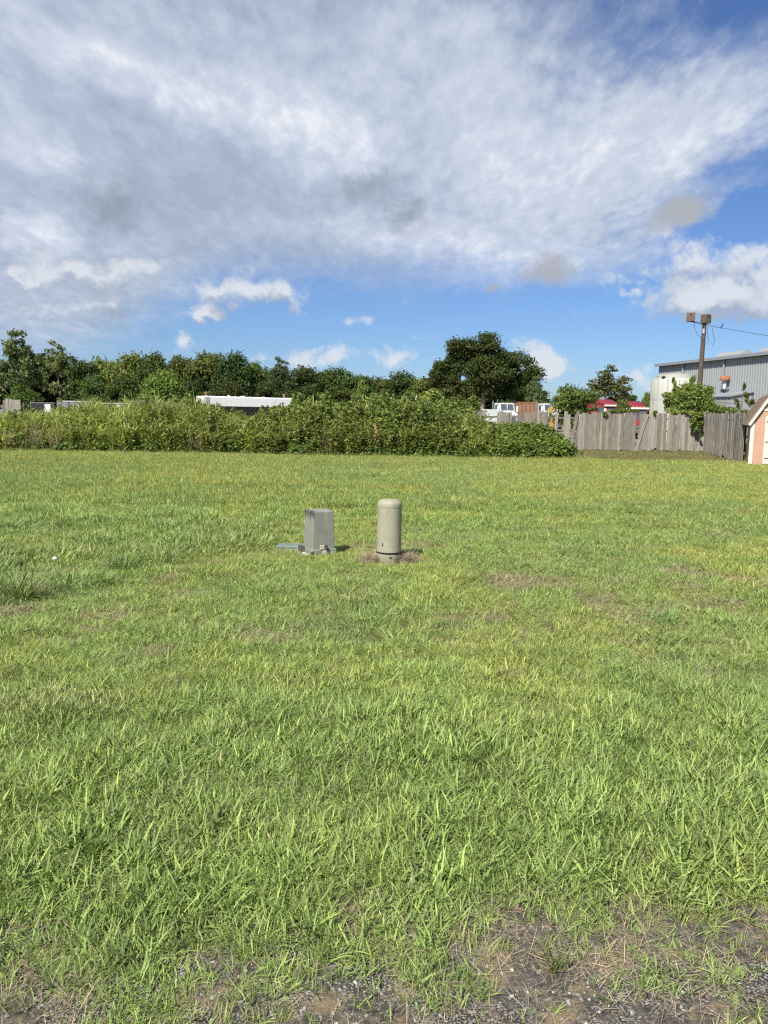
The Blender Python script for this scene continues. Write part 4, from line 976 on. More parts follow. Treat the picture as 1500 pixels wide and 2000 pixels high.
# ================================================================== light pole, wire, bird
def make_pole():
    D = 46.0; b = P(1366, 760, D); top_ = P(1376, 622, D); base = Vector((b.x - 0.05, D, 0)); lean = Vector((0.10, 0, 0))
    po = empty('light_pole', base); tag(po, 'brown wooden pole carrying two boxy brown floodlights', 'light pole')
    H = top_.z - 0.25
    MB().tube([(0, 0, -0.3), (0.05, 0, H * 0.5), (0.10, 0, H)], [0.17, 0.145, 0.115], 12).build('pole', M['pole'], po, smooth=True)
    tx = 0.10
    def lamp(x, z, w, yaw):
        e = MB()
        c_, s_ = math.cos(yaw), math.sin(yaw)
        e.box(-w / 2, w / 2, -0.18, 0.18, 0, 0.50, 0.96)
        e.v = [(x + vx * c_ - vy * s_, vx * s_ + vy * c_, z + vz) for vx, vy, vz in e.v]
        o = e.build('floodlight', M['lamp_box'], po, bevel=0.02)
        g = MB(); g.box(-w / 2 + 0.05, w / 2 - 0.05, 0.171, 0.190, 0.06, 0.42); g.v = [(x + vx * c_ - vy * s_, vx * s_ + vy * c_, z + vz) for vx, vy, vz in g.v]; g.build('lens', M['window_glass'], o)
        h = MB(); h.box(-0.04, 0.04, -0.2, -0.176, 0.34, 0.42); h.v = [(x + vx * c_ - vy * s_, vx * s_ + vy * c_, z + vz) for vx, vy, vz in h.v]; h.build('knockout', M['dark_steel'], o)
    lamp(tx + 0.07, H - 0.02, 0.52, 0.5); lamp(tx - 0.82, H + 0.06, 0.46, -0.35)
    MB().tube([(tx - 0.05, -0.1, H - 0.45), (tx - 0.12, -0.08, H - 0.12), (tx - 0.40, 0, H + 0.0), (tx - 0.82, 0, H + 0.06)], 0.028, 8).build('bracket_arm', M['dark_steel'], po, smooth=True)
    MB().box(tx - 0.13, tx - 0.03, -0.15, -0.09, H - 0.62, H - 0.35).build('junction_plate', M['pale_van'], po)
    MB().tube([(tx - 0.60, 0, H + 0.0), (tx - 0.55, -0.05, H - 0.4), (tx - 0.35, -0.1, H - 0.75), (tx - 0.08, -0.1, H - 0.95)], 0.012, 5).build('loose_cable', M['cable'], po)
    MB().tube([(tx + 0.2, 0, H), (tx + 0.22, 0, H - 0.7), (tx + 0.30, 0, H - 1.1), (tx + 0.12, 0, H - 1.25)], 0.012, 5).build('loose_cable', M['cable'], po)
    MB().tube([(tx + 0.75, 0.1, H - 0.1), (tx + 0.5, 0.05, H - 0.35), (tx + 0.62, 0, H - 0.9), (tx + 0.68, 0, H - 1.1), (tx + 0.55, 0, H - 1.25), (tx + 0.45, 0, H - 1.15)], 0.012, 5).build('loose_cable', M['cable'], po)
    # guy cable sloping down
    MB().tube([P(1369, 757, D) - base, P(1385, 775, D) - base, P(1400, 785, D + 1) - base, P(1440, 790, D + 4) - base, Vector((6.5, 6, 0.0))], 0.014, 5).build('guy_cable', M['cable'], po)
    wr = MB(); a = P(1390, 637, D); e_ = P(1640, 673, 43.0); pts = []
    for k in range(13):
        t = k / 12; p = a.lerp(e_, t); p.z -= 0.25 * 4 * t * (1 - t) * 0.3; pts.append(p)
    pts = [Vector((base.x + tx + 0.1, D, H - 0.05))] + pts + [Vector((e_.x + 30, e_.y - 1, e_.z - 1.2))]
    o = wr.tube(pts, 0.014, 5).build('overhead_wire', M['cable']); tag(o, 'thin overhead wire running from the light pole past the grey building', 'wire')
    bp = pts[2] if len(pts) > 2 else a
    t_ = (1411 - 1390) / 250.0; bp = a.lerp(e_, t_); bp.z -= 0.3 * t_ * (1 - t_)
    bd = empty('bird', (bp.x, bp.y, bp.z + 0.012)); tag(bd, 'small dark bird perched upright on the overhead wire', 'bird')
    mb = MB(); prof = [(-0.10, -0.10, 0.006), (-0.06, -0.05, 0.016), (-0.03, 0.01, 0.036), (0.0, 0.07, 0.048), (0.025, 0.13, 0.040), (0.035, 0.165, 0.026), (0.045, 0.19, 0.033), (0.055, 0.215, 0.028), (0.075, 0.22, 0.008), (0.10, 0.215, 0.002)]
    mb.tube([(x, 0, z + 0.02) for x, z, r in prof], [r for x, z, r in prof], 9).build('body', M['feather'], bd, smooth=True)
    for s_ in (-1, 1): MB().tube([(-0.005, 0.015 * s_, 0.04), (0.0, 0.018 * s_, -0.01)], 0.005, 5).build('leg', M['feather'], bd)
make_pole()

# ================================================================== pale tank
def make_tank():
    D = 52.0; l = P(1273, 780, D); top_ = P(1300, 742, D); r = 1.55; cx = l.x + r
    t = empty('storage_tank', (cx, D, 0)); tag(t, 'chalky white round storage tank with stepped top beside grey building', 'tank')
    z = top_.z
    MB().lathe([(r, -0.1), (r, z * 0.35), (r * 0.992, z * 0.351), (r * 0.992, z * 0.68), (r, z * 0.681), (r, z), (r * 0.97, z + 0.05)], 40).build('shell', M['tank'], t, smooth=True)
    MB().lathe([(r * 0.80, z + 0.03), (r * 0.80, z + 0.33), (r * 0.2, z + 0.42), (0.01, z + 0.43)], 36).build('upper_ring', M['tank'], t, smooth=True)
    for k in range(14):
        a = 2 * math.pi * k / 14
        MB().box(-0.03, 0.03, -0.03, 0.03, 0, z).build('rib', M['tank'], t).location = (math.cos(a) * r, math.sin(a) * r, 0)
    MB().tube([(-r * 0.93, -0.5, z + 0.02), (-r * 0.93, -0.5, z + 0.22), (-r * 0.85, -0.5, z + 0.22)], 0.05, 8).build('vent_pipe', M['pale_van'], t)
    MB().lathe([(0.1, 0), (0.13, 0.05), (0.13, 0.12), (0.04, 0.18)], 12, (-r * 0.75, -0.9, z + 0.03)).build('hatch', M['dark_steel'], t)
make_tank()

# ================================================================== grey metal building
def make_building():
    HE = 6.6
    a = P(1288, 711, 69.0); k = 69.0
    # distance at each end from the eave height
    def at_height(px, py, h):
        d = ray(px, py); return Vector((0, 0, EYE)) + d * ((h - EYE) / d.z)
    A = at_height(1289, 714, HE); B = at_height(1500, 691, HE)
    d = Vector((B.x - A.x, B.y - A.y, 0)); d.normalize(); Lw = 34.0
    e = empty('metal_building', (A.x, A.y, 0), math.atan2(d.y, d.x)); tag(e, 'large grey ribbed metal building with low roof behind the pole', 'building')
    # local: x along the wall towards the viewer, -y out of the wall (towards the lawn)?
    # wall with trapezoid ribs every 0.305 m, one panel per 0.915 m
    nP = int(Lw / 0.915)
    pm = None
    prof = []
    for j in range(3):
        x = j * 0.305
        prof += [(x, 0.0), (x + 0.17, 0.0), (x + 0.195, -0.05), (x + 0.28, -0.05), (x + 0.305, 0.0)]
    pr = []
    for p in prof:
        if not pr or abs(p[0] - pr[-1][0]) > 1e-6: pr.append(p)
    vs = [(x, y, z) for z in (0.0, HE - 0.12) for x, y in pr]; nn = len(pr)
    me = bpy.data.meshes.new('wall_panel'); me.from_pydata(vs, [], [(i, i + 1, nn + i + 1, nn + i) for i in range(nn - 1)]); me.materials.append(M['steel'])
    for k in range(nP):
        o = obj('wall_panel', me, None, e); o.location = (k * 0.915, 0, 0)
    BW = 22.0; zr = HE + 1.2
    core = MB(); core.prism([(0.06, 0.0), (BW, 0.0), (BW, HE - 0.05), (BW / 2, zr - 0.05), (0.06, HE - 0.05)], 'x', 0.02, Lw - 0.02); core.build('structure_wall', M['steel'], e)
    MB().prism([(-0.25, HE - 0.02), (BW / 2, zr + 0.06), (BW / 2, zr + 0.2), (-0.25, HE + 0.10)], 'x', -0.25, Lw + 0.2).build('roof', M['roof_steel'], e)
    MB().prism([(BW + 0.25, HE - 0.02), (BW / 2, zr + 0.06), (BW / 2, zr + 0.2), (BW + 0.25, HE + 0.10)], 'x', -0.25, Lw + 0.2).build('roof', M['roof_steel'], e)
    MB().box(-0.27, Lw, -0.40, -0.252, HE - 0.10, HE + 0.14).build('gutter', M['steel_trim'], e)
    MB().box(-0.06, 0.10, -0.06, 0.12, 0, HE - 0.05).build('corner_trim', M['steel_trim'], e)
    for x in (3.9, 9.7, 17.0): MB().box(x, x + 0.12, -0.17, -0.052, 0.1, HE - 0.1).build('downspout', M['steel'], e)
    # ridge vents
    for (x0, x1) in ((8.0, 11.2), (13.3, 17.5), (20, 24)):
        mb = MB(); seg = 10
        for j in range(1): pass
        poly = [(BW / 2 * 0 + 0.9 + 0.55 * math.cos(math.pi * t / seg), HE + 0.12 + 0.48 * math.sin(math.pi * t / seg)) for t in range(seg + 1)]
        mb.prism(poly, 'x', x0, x1).build('roof_vent', M['roof_steel'], e)
    inv = Matrix.Rotation(-e.rotation_euler.z, 3, 'Z')
    def loc_on_wall(px, py):     # pixel on the wall plane, in wall coordinates
        r_ = ray(px, py); o_ = Vector((0, 0, EYE)) - Vector((A.x, A.y, 0)); r2 = inv @ r_; o2 = inv @ o_
        return o2 + r2 * (-o2.y / r2.y)
    v1 = loc_on_wall(1422, 760); v2 = loc_on_wall(1422, 742)
    vt = MB().tube([(v1.x, 0.0, v1.z), (v1.x, -0.35, v1.z + 0.05), (v1.x, -0.35, v2.z)], 0.16, 12).build('stack_pipe', M['pale_van'], e, smooth=True)
    MB().lathe([(0.40, 0.0), (0.42, 0.08), (0.36, 0.26), (0.22, 0.36), (0.02, 0.38)], 18, (v1.x, -0.35, v2.z - 0.05)).build('cowl', M['rust'], vt, smooth=True)
    # lean-to in front of the wall
    l0 = loc_on_wall(1388, 775); l1 = loc_on_wall(1472, 765)
    hz = l0.z * 0.0 + loc_on_wall(1430, 766).z - 0.1
    lt = MB().prism([(-2.0, 0.0), (-0.055, 0.0), (-0.055, hz), (-2.0, hz - 0.35)], 'x', l0.x, l1.x).build('lean_to', M['steel'], e)
    x = l0.x
    while x < l1.x - 0.2:
        MB().box(x, x + 0.09, -2.03, -2.001, 0.0, hz - 0.40).build('lean_to_rib', M['roof_steel'], lt); x += 0.42
    MB().prism([(-2.15, hz - 0.36), (-0.06, hz + 0.02), (-0.06, hz + 0.10), (-2.15, hz - 0.27)], 'x', l0.x - 0.15, l1.x + 0.15).build('lean_to_roof', M['steel_trim'], lt)
make_building()

# ================================================================== trucks, trailers and machines in the yard
def make_truck(name, label, D, px, roof_py, wpx, paint, yaw=0.0, fairing=False, bed=None):
    c_ = P(px, roof_py, D); Wc = wpx * D / 1500.0; H = c_.z
    t = empty(name, (c_.x, D, 0), yaw); tag(t, label, 'truck'); h = Wc / 2
    zb = H - 1.35
    cab = MB(); cab.prism([(0.0, 0.75), (1.7, 0.75), (1.7, H), (0.35, H), (0.0, zb + 0.42)], 'x', -h, h)
    cab.build('cab', paint, t, bevel=0.08)
    MB().prism([(-1.1, 0.8), (-0.01, 0.8), (-0.01, zb + 0.40), (-0.9, zb + 0.22), (-1.1, zb)], 'x', -h * 0.86, h * 0.86).build('hood', paint, t, bevel=0.08)
    # windscreen leans with the cab front
    zs0, zs1 = zb + 0.50, H - 0.14; f = lambda z: 0.35 * (z - (zb + 0.42)) / (H - zb - 0.42)
    ws = MB(); ws.add([(-h * 0.84, f(zs0) - 0.012, zs0), (h * 0.84, f(zs0) - 0.012, zs0), (h * 0.80, f(zs1) - 0.012, zs1), (-h * 0.80, f(zs1) - 0.012, zs1), (-h * 0.84, f(zs0) + 0.02, zs0), (h * 0.84, f(zs0) + 0.02, zs0), (h * 0.80, f(zs1) + 0.02, zs1), (-h * 0.80, f(zs1) + 0.02, zs1)], [(0, 1, 2, 3), (7, 6, 5, 4), (0, 4, 5, 1), (1, 5, 6, 2), (2, 6, 7, 3), (3, 7, 4, 0)])
    w_ = ws.build('windscreen', M['glass'], t); MB().box(-0.025, 0.025, -0.03 + f(zs0), 0.03 + f(zs1), zs0, zs1).build('mullion', paint, w_)
    for s_ in (-1, 1):
        d_ = MB().box(min(s_ * h, s_ * (h + 0.012)), max(s_ * h, s_ * (h + 0.012)), 0.42, 1.45, 0.95, H - 0.16).build('door', paint, t)
        MB().box(min(s_ * (h + 0.013), s_ * (h + 0.02)), max(s_ * (h + 0.013), s_ * (h + 0.02)), 0.52, 1.35, zb + 0.5, H - 0.25).build('side_window', M['glass'], d_)
        m_ = MB().box(s_ * (h + 0.26) - 0.09, s_ * (h + 0.26) + 0.09, -0.02, 0.06, zb + 0.35, zb + 1.0).build('mirror', M['white'], t); MB().tube([(s_ * h, 0.2, zb + 0.7), (s_ * (h + 0.26), 0.03, zb + 0.7)], 0.02, 6).build('mirror_arm', M['dark_steel'], m_)
        MB().lathe([(0.13, 0), (0.13, 0.05), (0.02, 0.08)], 12).build('headlight', M['chrome'], t).matrix_local = Matrix.Translation((s_ * h * 0.62, -1.1, 1.15)) @ Matrix.Rotation(R(90), 4, 'X')
        for y in (-0.55, 3.6, 4.8):
            wl = MB().tube([(s_ * (h - 0.30), y, 0.5), (s_ * (h - 0.0), y, 0.5)], 0.5, 20).build('wheel', M['black'], t, smooth=True); MB().tube([(s_ * (h - 0.05), y, 0.5), (s_ * (h + 0.015), y, 0.5)], 0.24, 14).build('rim', M['white'], wl, smooth=True)
    MB().box(-h * 0.55, h * 0.55, -1.14, -1.101, 0.85, zb - 0.1).build('grille', M['chrome'], t); MB().box(-h, h, -1.32, -1.145, 0.5, 0.78).build('bumper', M['chrome'], t, bevel=0.03)
    MB().tube([(-h - 0.1, 1.85, 0.8), (-h - 0.1, 1.85, H + 0.25)], 0.075, 10).build('exhaust_stack', M['chrome'], t, smooth=True)
    MB().box(-0.45, 0.45, 1.7, 6.0, 0.6, 0.85).build('chassis', M['dark_steel'], t)
    for k in range(5): MB().box(-h * 0.7 + k * h * 0.35 - 0.05, -h * 0.7 + k * h * 0.35 + 0.05, 0.45, 0.52, H + 0.001, H + 0.06).build('marker_lamp', M['yellow'], t)
    if fairing:
        MB().prism([(0.4, H - 0.02), (2.6, H - 0.02), (2.6, H + 0.48), (1.7, H + 0.45)], 'x', -h * 0.92, h * 0.92).build('roof_fairing', paint, t, bevel=0.1)
        MB().box(-h - 0.12, h + 0.12, 0.08, 0.34, H - 0.16, H - 0.04).build('sun_visor', M['white'], t)
        MB().box(-h, h, 1.71, 3.0, 0.9, H + 0.1).build('sleeper', paint, t)
    if bed:
        b_ = MB(); b_.prism([(2.0, 0.95), (6.2, 0.95), (6.4, H - 0.15), (1.95, H - 0.05)], 'x', -h * 1.05, h * 1.05); bo = b_.build('dump_body', bed, t)
        for y in (2.5, 3.4, 4.3, 5.2):
            for s_ in (-1, 1): MB().box(s_ * h * 1.05 - 0.05, s_ * h * 1.05 + 0.05, y, y + 0.1, 0.95, H - 0.2).build('stake', bed, bo)
    return t
make_truck('parked_truck', 'white truck cab with wide windscreen parked beside the rusty container', 90, 992, 787, 32, M['dull_white'], 0.28)
make_truck('parked_truck', 'white truck half hidden by a green tree, yellow machine arm before it', 90, 1077, 788, 30, M['dull_white'], 0.25)
make_truck('parked_truck', 'red truck with white sun visor and roof fairing behind the picket fence', 62, 1246, 795, 38, M['red'], -0.1, True)
make_truck('parked_truck', 'red truck cab with pale side mirror beside the slender olive tree', 66, 1204, 790, 38, M['red'], 0.35, True)
# rusty open container
c_ = P(1031, 787, 93); rc = empty('steel_container', (c_.x, 93, 0), 0.1); tag(rc, 'rust-orange open steel container between the two white trucks', 'container')
wc = 40 * 93 / 1500 / 2; hc = c_.z
sh_ = MB(); sh_.box(-wc, wc, 0, 0.06, 0.3, hc); sh_.box(-wc, -wc + 0.06, 0.061, 5.0, 0.3, hc); sh_.box(wc - 0.06, wc, 0.061, 5.0, 0.3, hc); sh_.box(-wc, wc, 5.001, 5.06, 0.3, hc); sh_.box(-wc + .061, wc - .061, 0.061, 5.0, 0.3, 0.36); sh_.build('shell', M['rust_panel'], rc)
for k in range(6): MB().box(-wc + 2 * wc * k / 5 - 0.04, -wc + 2 * wc * k / 5 + 0.04, -0.08, -0.002, 0.3, hc + 0.02).build('rib', M['rust'], rc)
MB().box(-wc - 0.03, wc + 0.03, -0.05, 0.07, hc + 0.021, hc + 0.12).build('top_rail', M['rust'], rc)
# yellow machine arm
c_ = P(1076, 800, 84); ya = empty('loader_arm', (c_.x, 84, 0)); tag(ya, 'yellow loader bucket raised in front of the second white truck', 'loader')
z = c_.z; MB().prism([(-0.45, z - 0.35), (0.40, z - 0.35), (0.40, z + 0.15), (0.05, z + 0.35), (-0.2, z + 0.1)], 'y', -0.5, 0.5).build('bucket', M['yellow'], ya, bevel=0.03)
MB().tube([(0.1, 0.4, z - 0.2), (0.3, 2.2, 1.2), (0.3, 3.5, 0.9)], 0.13, 8).build('arm', M['yellow'], ya); MB().box(-0.7, 1.3, 3.2, 5.6, 0.5, 1.7).build('body', M['yellow'], ya, bevel=0.08)
for s_ in (-0.75, 1.1):
    for y in (3.4, 5.2): MB().tube([(s_, y, 0.5), (s_ + 0.3, y, 0.5)], 0.5, 18).build('wheel', M['black'], ya, smooth=True)
# white flat pipe along the yard in front of the first truck
c1_, c2_ = P(935, 799, 84), P(968, 800, 84); o = MB().box(c1_.x, c2_.x + 0.4, 84, 84.6, 0.0, c1_.z).build('yard_barrier', M['dull_white']); tag(o, 'low white barrier beside the first white truck', 'barrier')

def make_tank_trailer():
    a = P(398, 773, 100); b = P(572, 781, 108); d = Vector((b.x - a.x, b.y - a.y, 0)); Lt = d.length
    z1, z0 = a.z, P(400, 793, 100).z
    t = empty('tank_trailer', (a.x, a.y, 0), math.atan2(d.y, d.x)); tag(t, 'long white tank trailer with hatches on top behind the weeds', 'trailer')
    hh = z1 - z0; seg = []
    prof = [(0.0, z0), (0.0, z1 - 0.12), (0.12, z1), (2.3, z1), (2.45, z1 - 0.12), (2.45, z0)]
    MB().prism(prof, 'x', 0, Lt).build('tank_body', M['white'], t, bevel=0.04)
    MB().box(0.3, Lt - 0.3, 0.2, 2.25, 0.9, z0 - 0.002).build('frame', M['dark_steel'], t)
    MB().box(0.25, Lt - 0.25, 0.04, 0.19, 1.0, z0 - 0.002).build('skirt', M['dark_steel'], t)
    for x in (Lt - 1.2, Lt - 2.5, Lt - 3.8):
        for y in (0.05, 2.1): 
            wl = MB().tube([(x, y, 0.5), (x, y + 0.3, 0.5)], 0.5, 20).build('wheel', M['black'], t, smooth=True); MB().tube([(x, y - 0.01, 0.5), (x, y + 0.05, 0.5)], 0.22, 14).build('rim', M['white'], wl)
    for x in (0.8, 1.4): MB().box(x, x + 0.15, 0.3, 0.5, 0.0, 0.95).build('landing_leg', M['dark_steel'], t)
    for x, r, h_ in ((3.85, 0.17, 0.16), (4.8, 0.07, 0.10), (5.9, 0.34, 0.13), (6.95, 0.07, 0.08), (9.0, 0.2, 0.1)):
        MB().lathe([(r, 0), (r, h_ * 0.6), (r * 0.7, h_), (0.01, h_ * 1.05)], 14, (x, 0.7, z1 - 0.01)).build('hatch', M['white'], t, smooth=True)
    for x in (0.55, Lt - 1.1):
        v = MB().tube([(x, 0.5, z1 - 0.02), (x, 0.5, z1 + 0.32)], 0.09, 10).build('vent_stem', M['pale_van'], t); MB().lathe([(0.22, 0), (0.24, 0.1), (0.14, 0.24), (0.02, 0.26)], 12, (x, 0.5, z1 + 0.30)).build('vent_cap', M['rust'], v, smooth=True)
    ld = MB(); ld.tube([(0.30, -0.06, 0.8), (0.30, -0.06, z1 + 0.1)], 0.022, 6); ld.tube([(0.66, -0.06, 0.8), (0.66, -0.06, z1 + 0.1)], 0.022, 6)
    for k in range(9): ld.tube([(0.30, -0.06, 1.0 + 0.3 * k), (0.66, -0.06, 1.0 + 0.3 * k)], 0.016, 5)
    ld.build('ladder', M['dark_steel'], t)
    MB().tube([(Lt * 0.13, -0.05, z0), (Lt * 0.135, -0.05, z0 + 0.6)], 0.03, 6).build('drain_pipe', M['dark_steel'], t)
make_tank_trailer()

def box_trailer(px0, px1, top, D, body, trimm, label):
    a = P(px0, top, D); b = P(px1, top, D); Lt = b.x - a.x; H = (a.z + b.z) / 2
    t = empty('box_trailer', (a.x, D, 0)); tag(t, label, 'trailer')
    MB().box(0, Lt, 0, 2.3, 0.7, H - 0.10).build('body', body, t)
    MB().box(-0.05, Lt + 0.05, -0.05, 2.35, H - 0.098, H).build('roof_rim', trimm, t)
    n = max(3, int(Lt / 1.1))
    for k in range(n + 1): MB().box(Lt * k / n - 0.03, Lt * k / n + 0.03, -0.04, -0.001, 0.7, H - 0.1).build('stake', trimm if k % 3 == 0 else M['dark_steel'], t)
    d_ = MB().box(Lt * 0.62, Lt * 0.62 + min(0.9, Lt * 0.25), -0.045, -0.005, 0.75, H - 0.2).build('door', M['white'], t); MB().box(Lt * 0.62 + 0.08, Lt * 0.62 + 0.14, -0.07, -0.046, 1.3, 1.5).build('handle', M['dark_steel'], d_)
    for x in (Lt * 0.4, Lt * 0.4 + 0.95):
        w_ = MB().tube([(x, -0.02, 0.4), (x, 0.25, 0.4)], 0.4, 18).build('wheel', M['black'], t, smooth=True); MB().tube([(x, -0.04, 0.4), (x, 0.0, 0.4)], 0.18, 12).build('rim', M['white'], w_)
    MB().tube([(-1.2, 1.15, 0.5), (0, 1.15, 0.65)], 0.06, 8).build('hitch', M['dark_steel'], t)
box_trailer(112, 178, 783, 84, M['grey_van'], M['pale_van'], 'grey trailer with pale roof rim behind the cane grass below the wood')
box_trailer(188, 248, 787, 84, M['dark_steel'], M['pale_van'], 'dark trailer with white door behind cane grass, between two grey trailers')
box_trailer(252, 318, 783, 86, M['grey_van'], M['grey_van'], 'all-grey trailer under the light green bushy tree')
box_trailer(326, 392, 787, 86, M['dark_steel'], M['pale_van'], 'dark trailer with pale rim next to the white tank trailer')
box_trailer(60, 104, 786, 86, M['dark_steel'], M['grey_van'], 'small dark trailer behind the short fence stretch')
box_trailer(690, 732, 792, 80, M['white'], M['white'], 'low white trailer roof showing just above the weeds')

# ================================================================== utility pedestals
def ped_mat(name, col, stain, streak):
    m, N = new_mat(name)
    tcn = N.n('ShaderNodeTexCoord').outputs['Object']
    n1 = N.noise(tcn, 9, 6, 0.65); n2 = N.noise(tcn, 140, 3, 0.6)
    base = N.ramp(n1, [(0.3, tuple(x * 0.86 for x in col)), (0.7, tuple(x * 1.1 for x in col))])
    base = N.mix(N.m('MULTIPLY', N.step(n2, 0.45, 0.75), 0.18), base, (*stain, 1))
    s3 = N.n('ShaderNodeSeparateXYZ', {0: tcn}).outputs
    if streak:
        run = N.noise(N.n('ShaderNodeMapping', {'Vector': tcn, 'Scale': (30, 30, 1.2)}).outputs[0], 1.3, 4, 0.6)
        upper = N.step(s3[2], 0.36, 0.51)
        side = N.step(s3[0], -0.095, -0.112)
        k = N.m('MULTIPLY', N.m('MULTIPLY', N.step(N.m('ADD', run, N.m('MULTIPLY', upper, 0.30)), 0.56, 0.72), upper), side)
        base = N.mix(N.m('MULTIPLY', k, 0.9), base, (0.035, 0.035, 0.035, 1))
        light = N.noise(N.n('ShaderNodeMapping', {'Vector': tcn, 'Scale': (22, 22, 0.8)}).outputs[0], 1.0, 4, 0.6)
        base = N.mix(N.step(light, 0.5, 0.75, 0, 0.25), base, (0.45, 0.44, 0.38, 1))
    else:
        base = N.mix(N.m('MULTIPLY', N.step(N.noise(N.n('ShaderNodeMapping', {'Vector': tcn, 'Scale': (8, 8, 1.5)}).outputs[0], 1.4, 5, 0.6), 0.45, 0.7), N.step(s3[2], 0.2, 0.6, 0.1, 0.55)), base, (0.37, 0.31, 0.22, 1))
    splash = N.step(N.m('ADD', s3[2], N.m('MULTIPLY_ADD', n1, 0.16, -0.08)), 0.10, 0.0, 0, 0.5)
    base = N.mix(splash, base, (0.22, 0.17, 0.11, 1))
    b = N.n('ShaderNodeBump', {'Height': n2, 'Strength': 0.15, 'Distance': 0.003})
    finish(N, N.n('ShaderNodeBsdfPrincipled', {'Base Color': base, 'Roughness': 0.62, 'Specular IOR Level': 0.35, 'Normal': b.outputs[0]}).outputs[0])
    return m
M['ped_grey'] = ped_mat('grey_green_pedestal', (0.20, 0.21, 0.175), (0.12, 0.13, 0.11), True)
M['ped_tan'] = ped_mat('tan_green_pedestal', (0.275, 0.268, 0.195), (0.17, 0.20, 0.14), False)
def gz(x, y): return float(ground_h(np.array([x]), np.array([y]))[0])
def make_box_pedestal():
    g = G(617, 1088); near = Vector((g.x, g.y, 0))
    th = R(28)      # the near corner faces the camera
    e = empty('utility_box', (0, 0, 0), th); tag(e, 'grey-green square tapered utility pedestal with padlock', 'utility pedestal')
    s0, s1, H = 0.146, 0.127, 0.515
    ctr = near + Vector((0.02, 0.19, 0)); e.location = (ctr.x, ctr.y, gz(ctr.x, ctr.y) - 0.01)
    bd = MB(); bd.box(-.137, .137, -.137, .137, 0.075, H, s1 / .137); bd.build('hood', M['ped_grey'], e, bevel=0.008)
    MB().box(-s1 + .004, s1 - .004, -s1 + .004, s1 - .004, H - 0.012, H + 0.006, 0.97).build('cap', M['ped_grey'], e, bevel=0.006)
    sk = MB(); sk.box(-s0 - 0.008, s0 + 0.008, -s0 - 0.008, s0 + 0.008, 0.012, 0.085, 0.985); sk.build('skirt', M['ped_grey'], e, bevel=0.006)
    MB().box(-s0 + 0.01, s0 - 0.01, -s0 + 0.01, s0 - 0.01, -0.06, 0.02).build('base', M['pvc_dark'], e)
    # hasp and padlock on the wide front face
    x0 = -0.02 
    hs = MB(); hs.box(x0 - 0.035, x0 + 0.02, -s0 - 0.022, -s0 + 0.002, 0.085, 0.135); hs.build('hasp', M['lock'], e, bevel=0.004)
    kn = MB(); kn.tube([(x0 + 0.03, -s0 - 0.03, 0.118), (x0 + 0.03, -s0 + 0.005, 0.118)], 0.022, 12); kn.build('bolt_cup', M['pvc_dark'], e)
    pl = MB(); pl.box(x0 - 0.015, x0 + 0.035, -s0 - 0.045, -s0 - 0.018, 0.028, 0.075); lk = pl.build('padlock', M['lock'], e, bevel=0.006)
    MB().tube([(x0 - 0.005, -s0 - 0.032, 0.07), (x0 - 0.003, -s0 - 0.032, 0.10), (x0 + 0.010, -s0 - 0.032, 0.113), (x0 + 0.023, -s0 - 0.032, 0.10), (x0 + 0.025, -s0 - 0.032, 0.07)], 0.005, 8).build('shackle', M['chrome'], lk, smooth=True)
    MB().box(x0 + 0.02, x0 + 0.075, -s0 - 0.05, -s0 - 0.012, -0.005, 0.04).build('lock_cover', M['pvc_dark'], e, bevel=0.006)
    MB().box(-s0 - 0.012, -s0 + 0.012, -s0 - 0.012, -s0 + 0.004, 0.03, 0.062).build('notch', M['black'], e)
    MB().box(-s0 - 0.055, -s0 - 0.01, 0.06, 0.15, -0.02, 0.105).build('stake_bracket', M['pvc_dark'], e, bevel=0.006)
    MB().box(-s0 - 0.05, -s0 - 0.008, -0.10, 0.055, -0.02, 0.035).build('footing', M['concrete'], e, bevel=0.01)
make_box_pedestal()
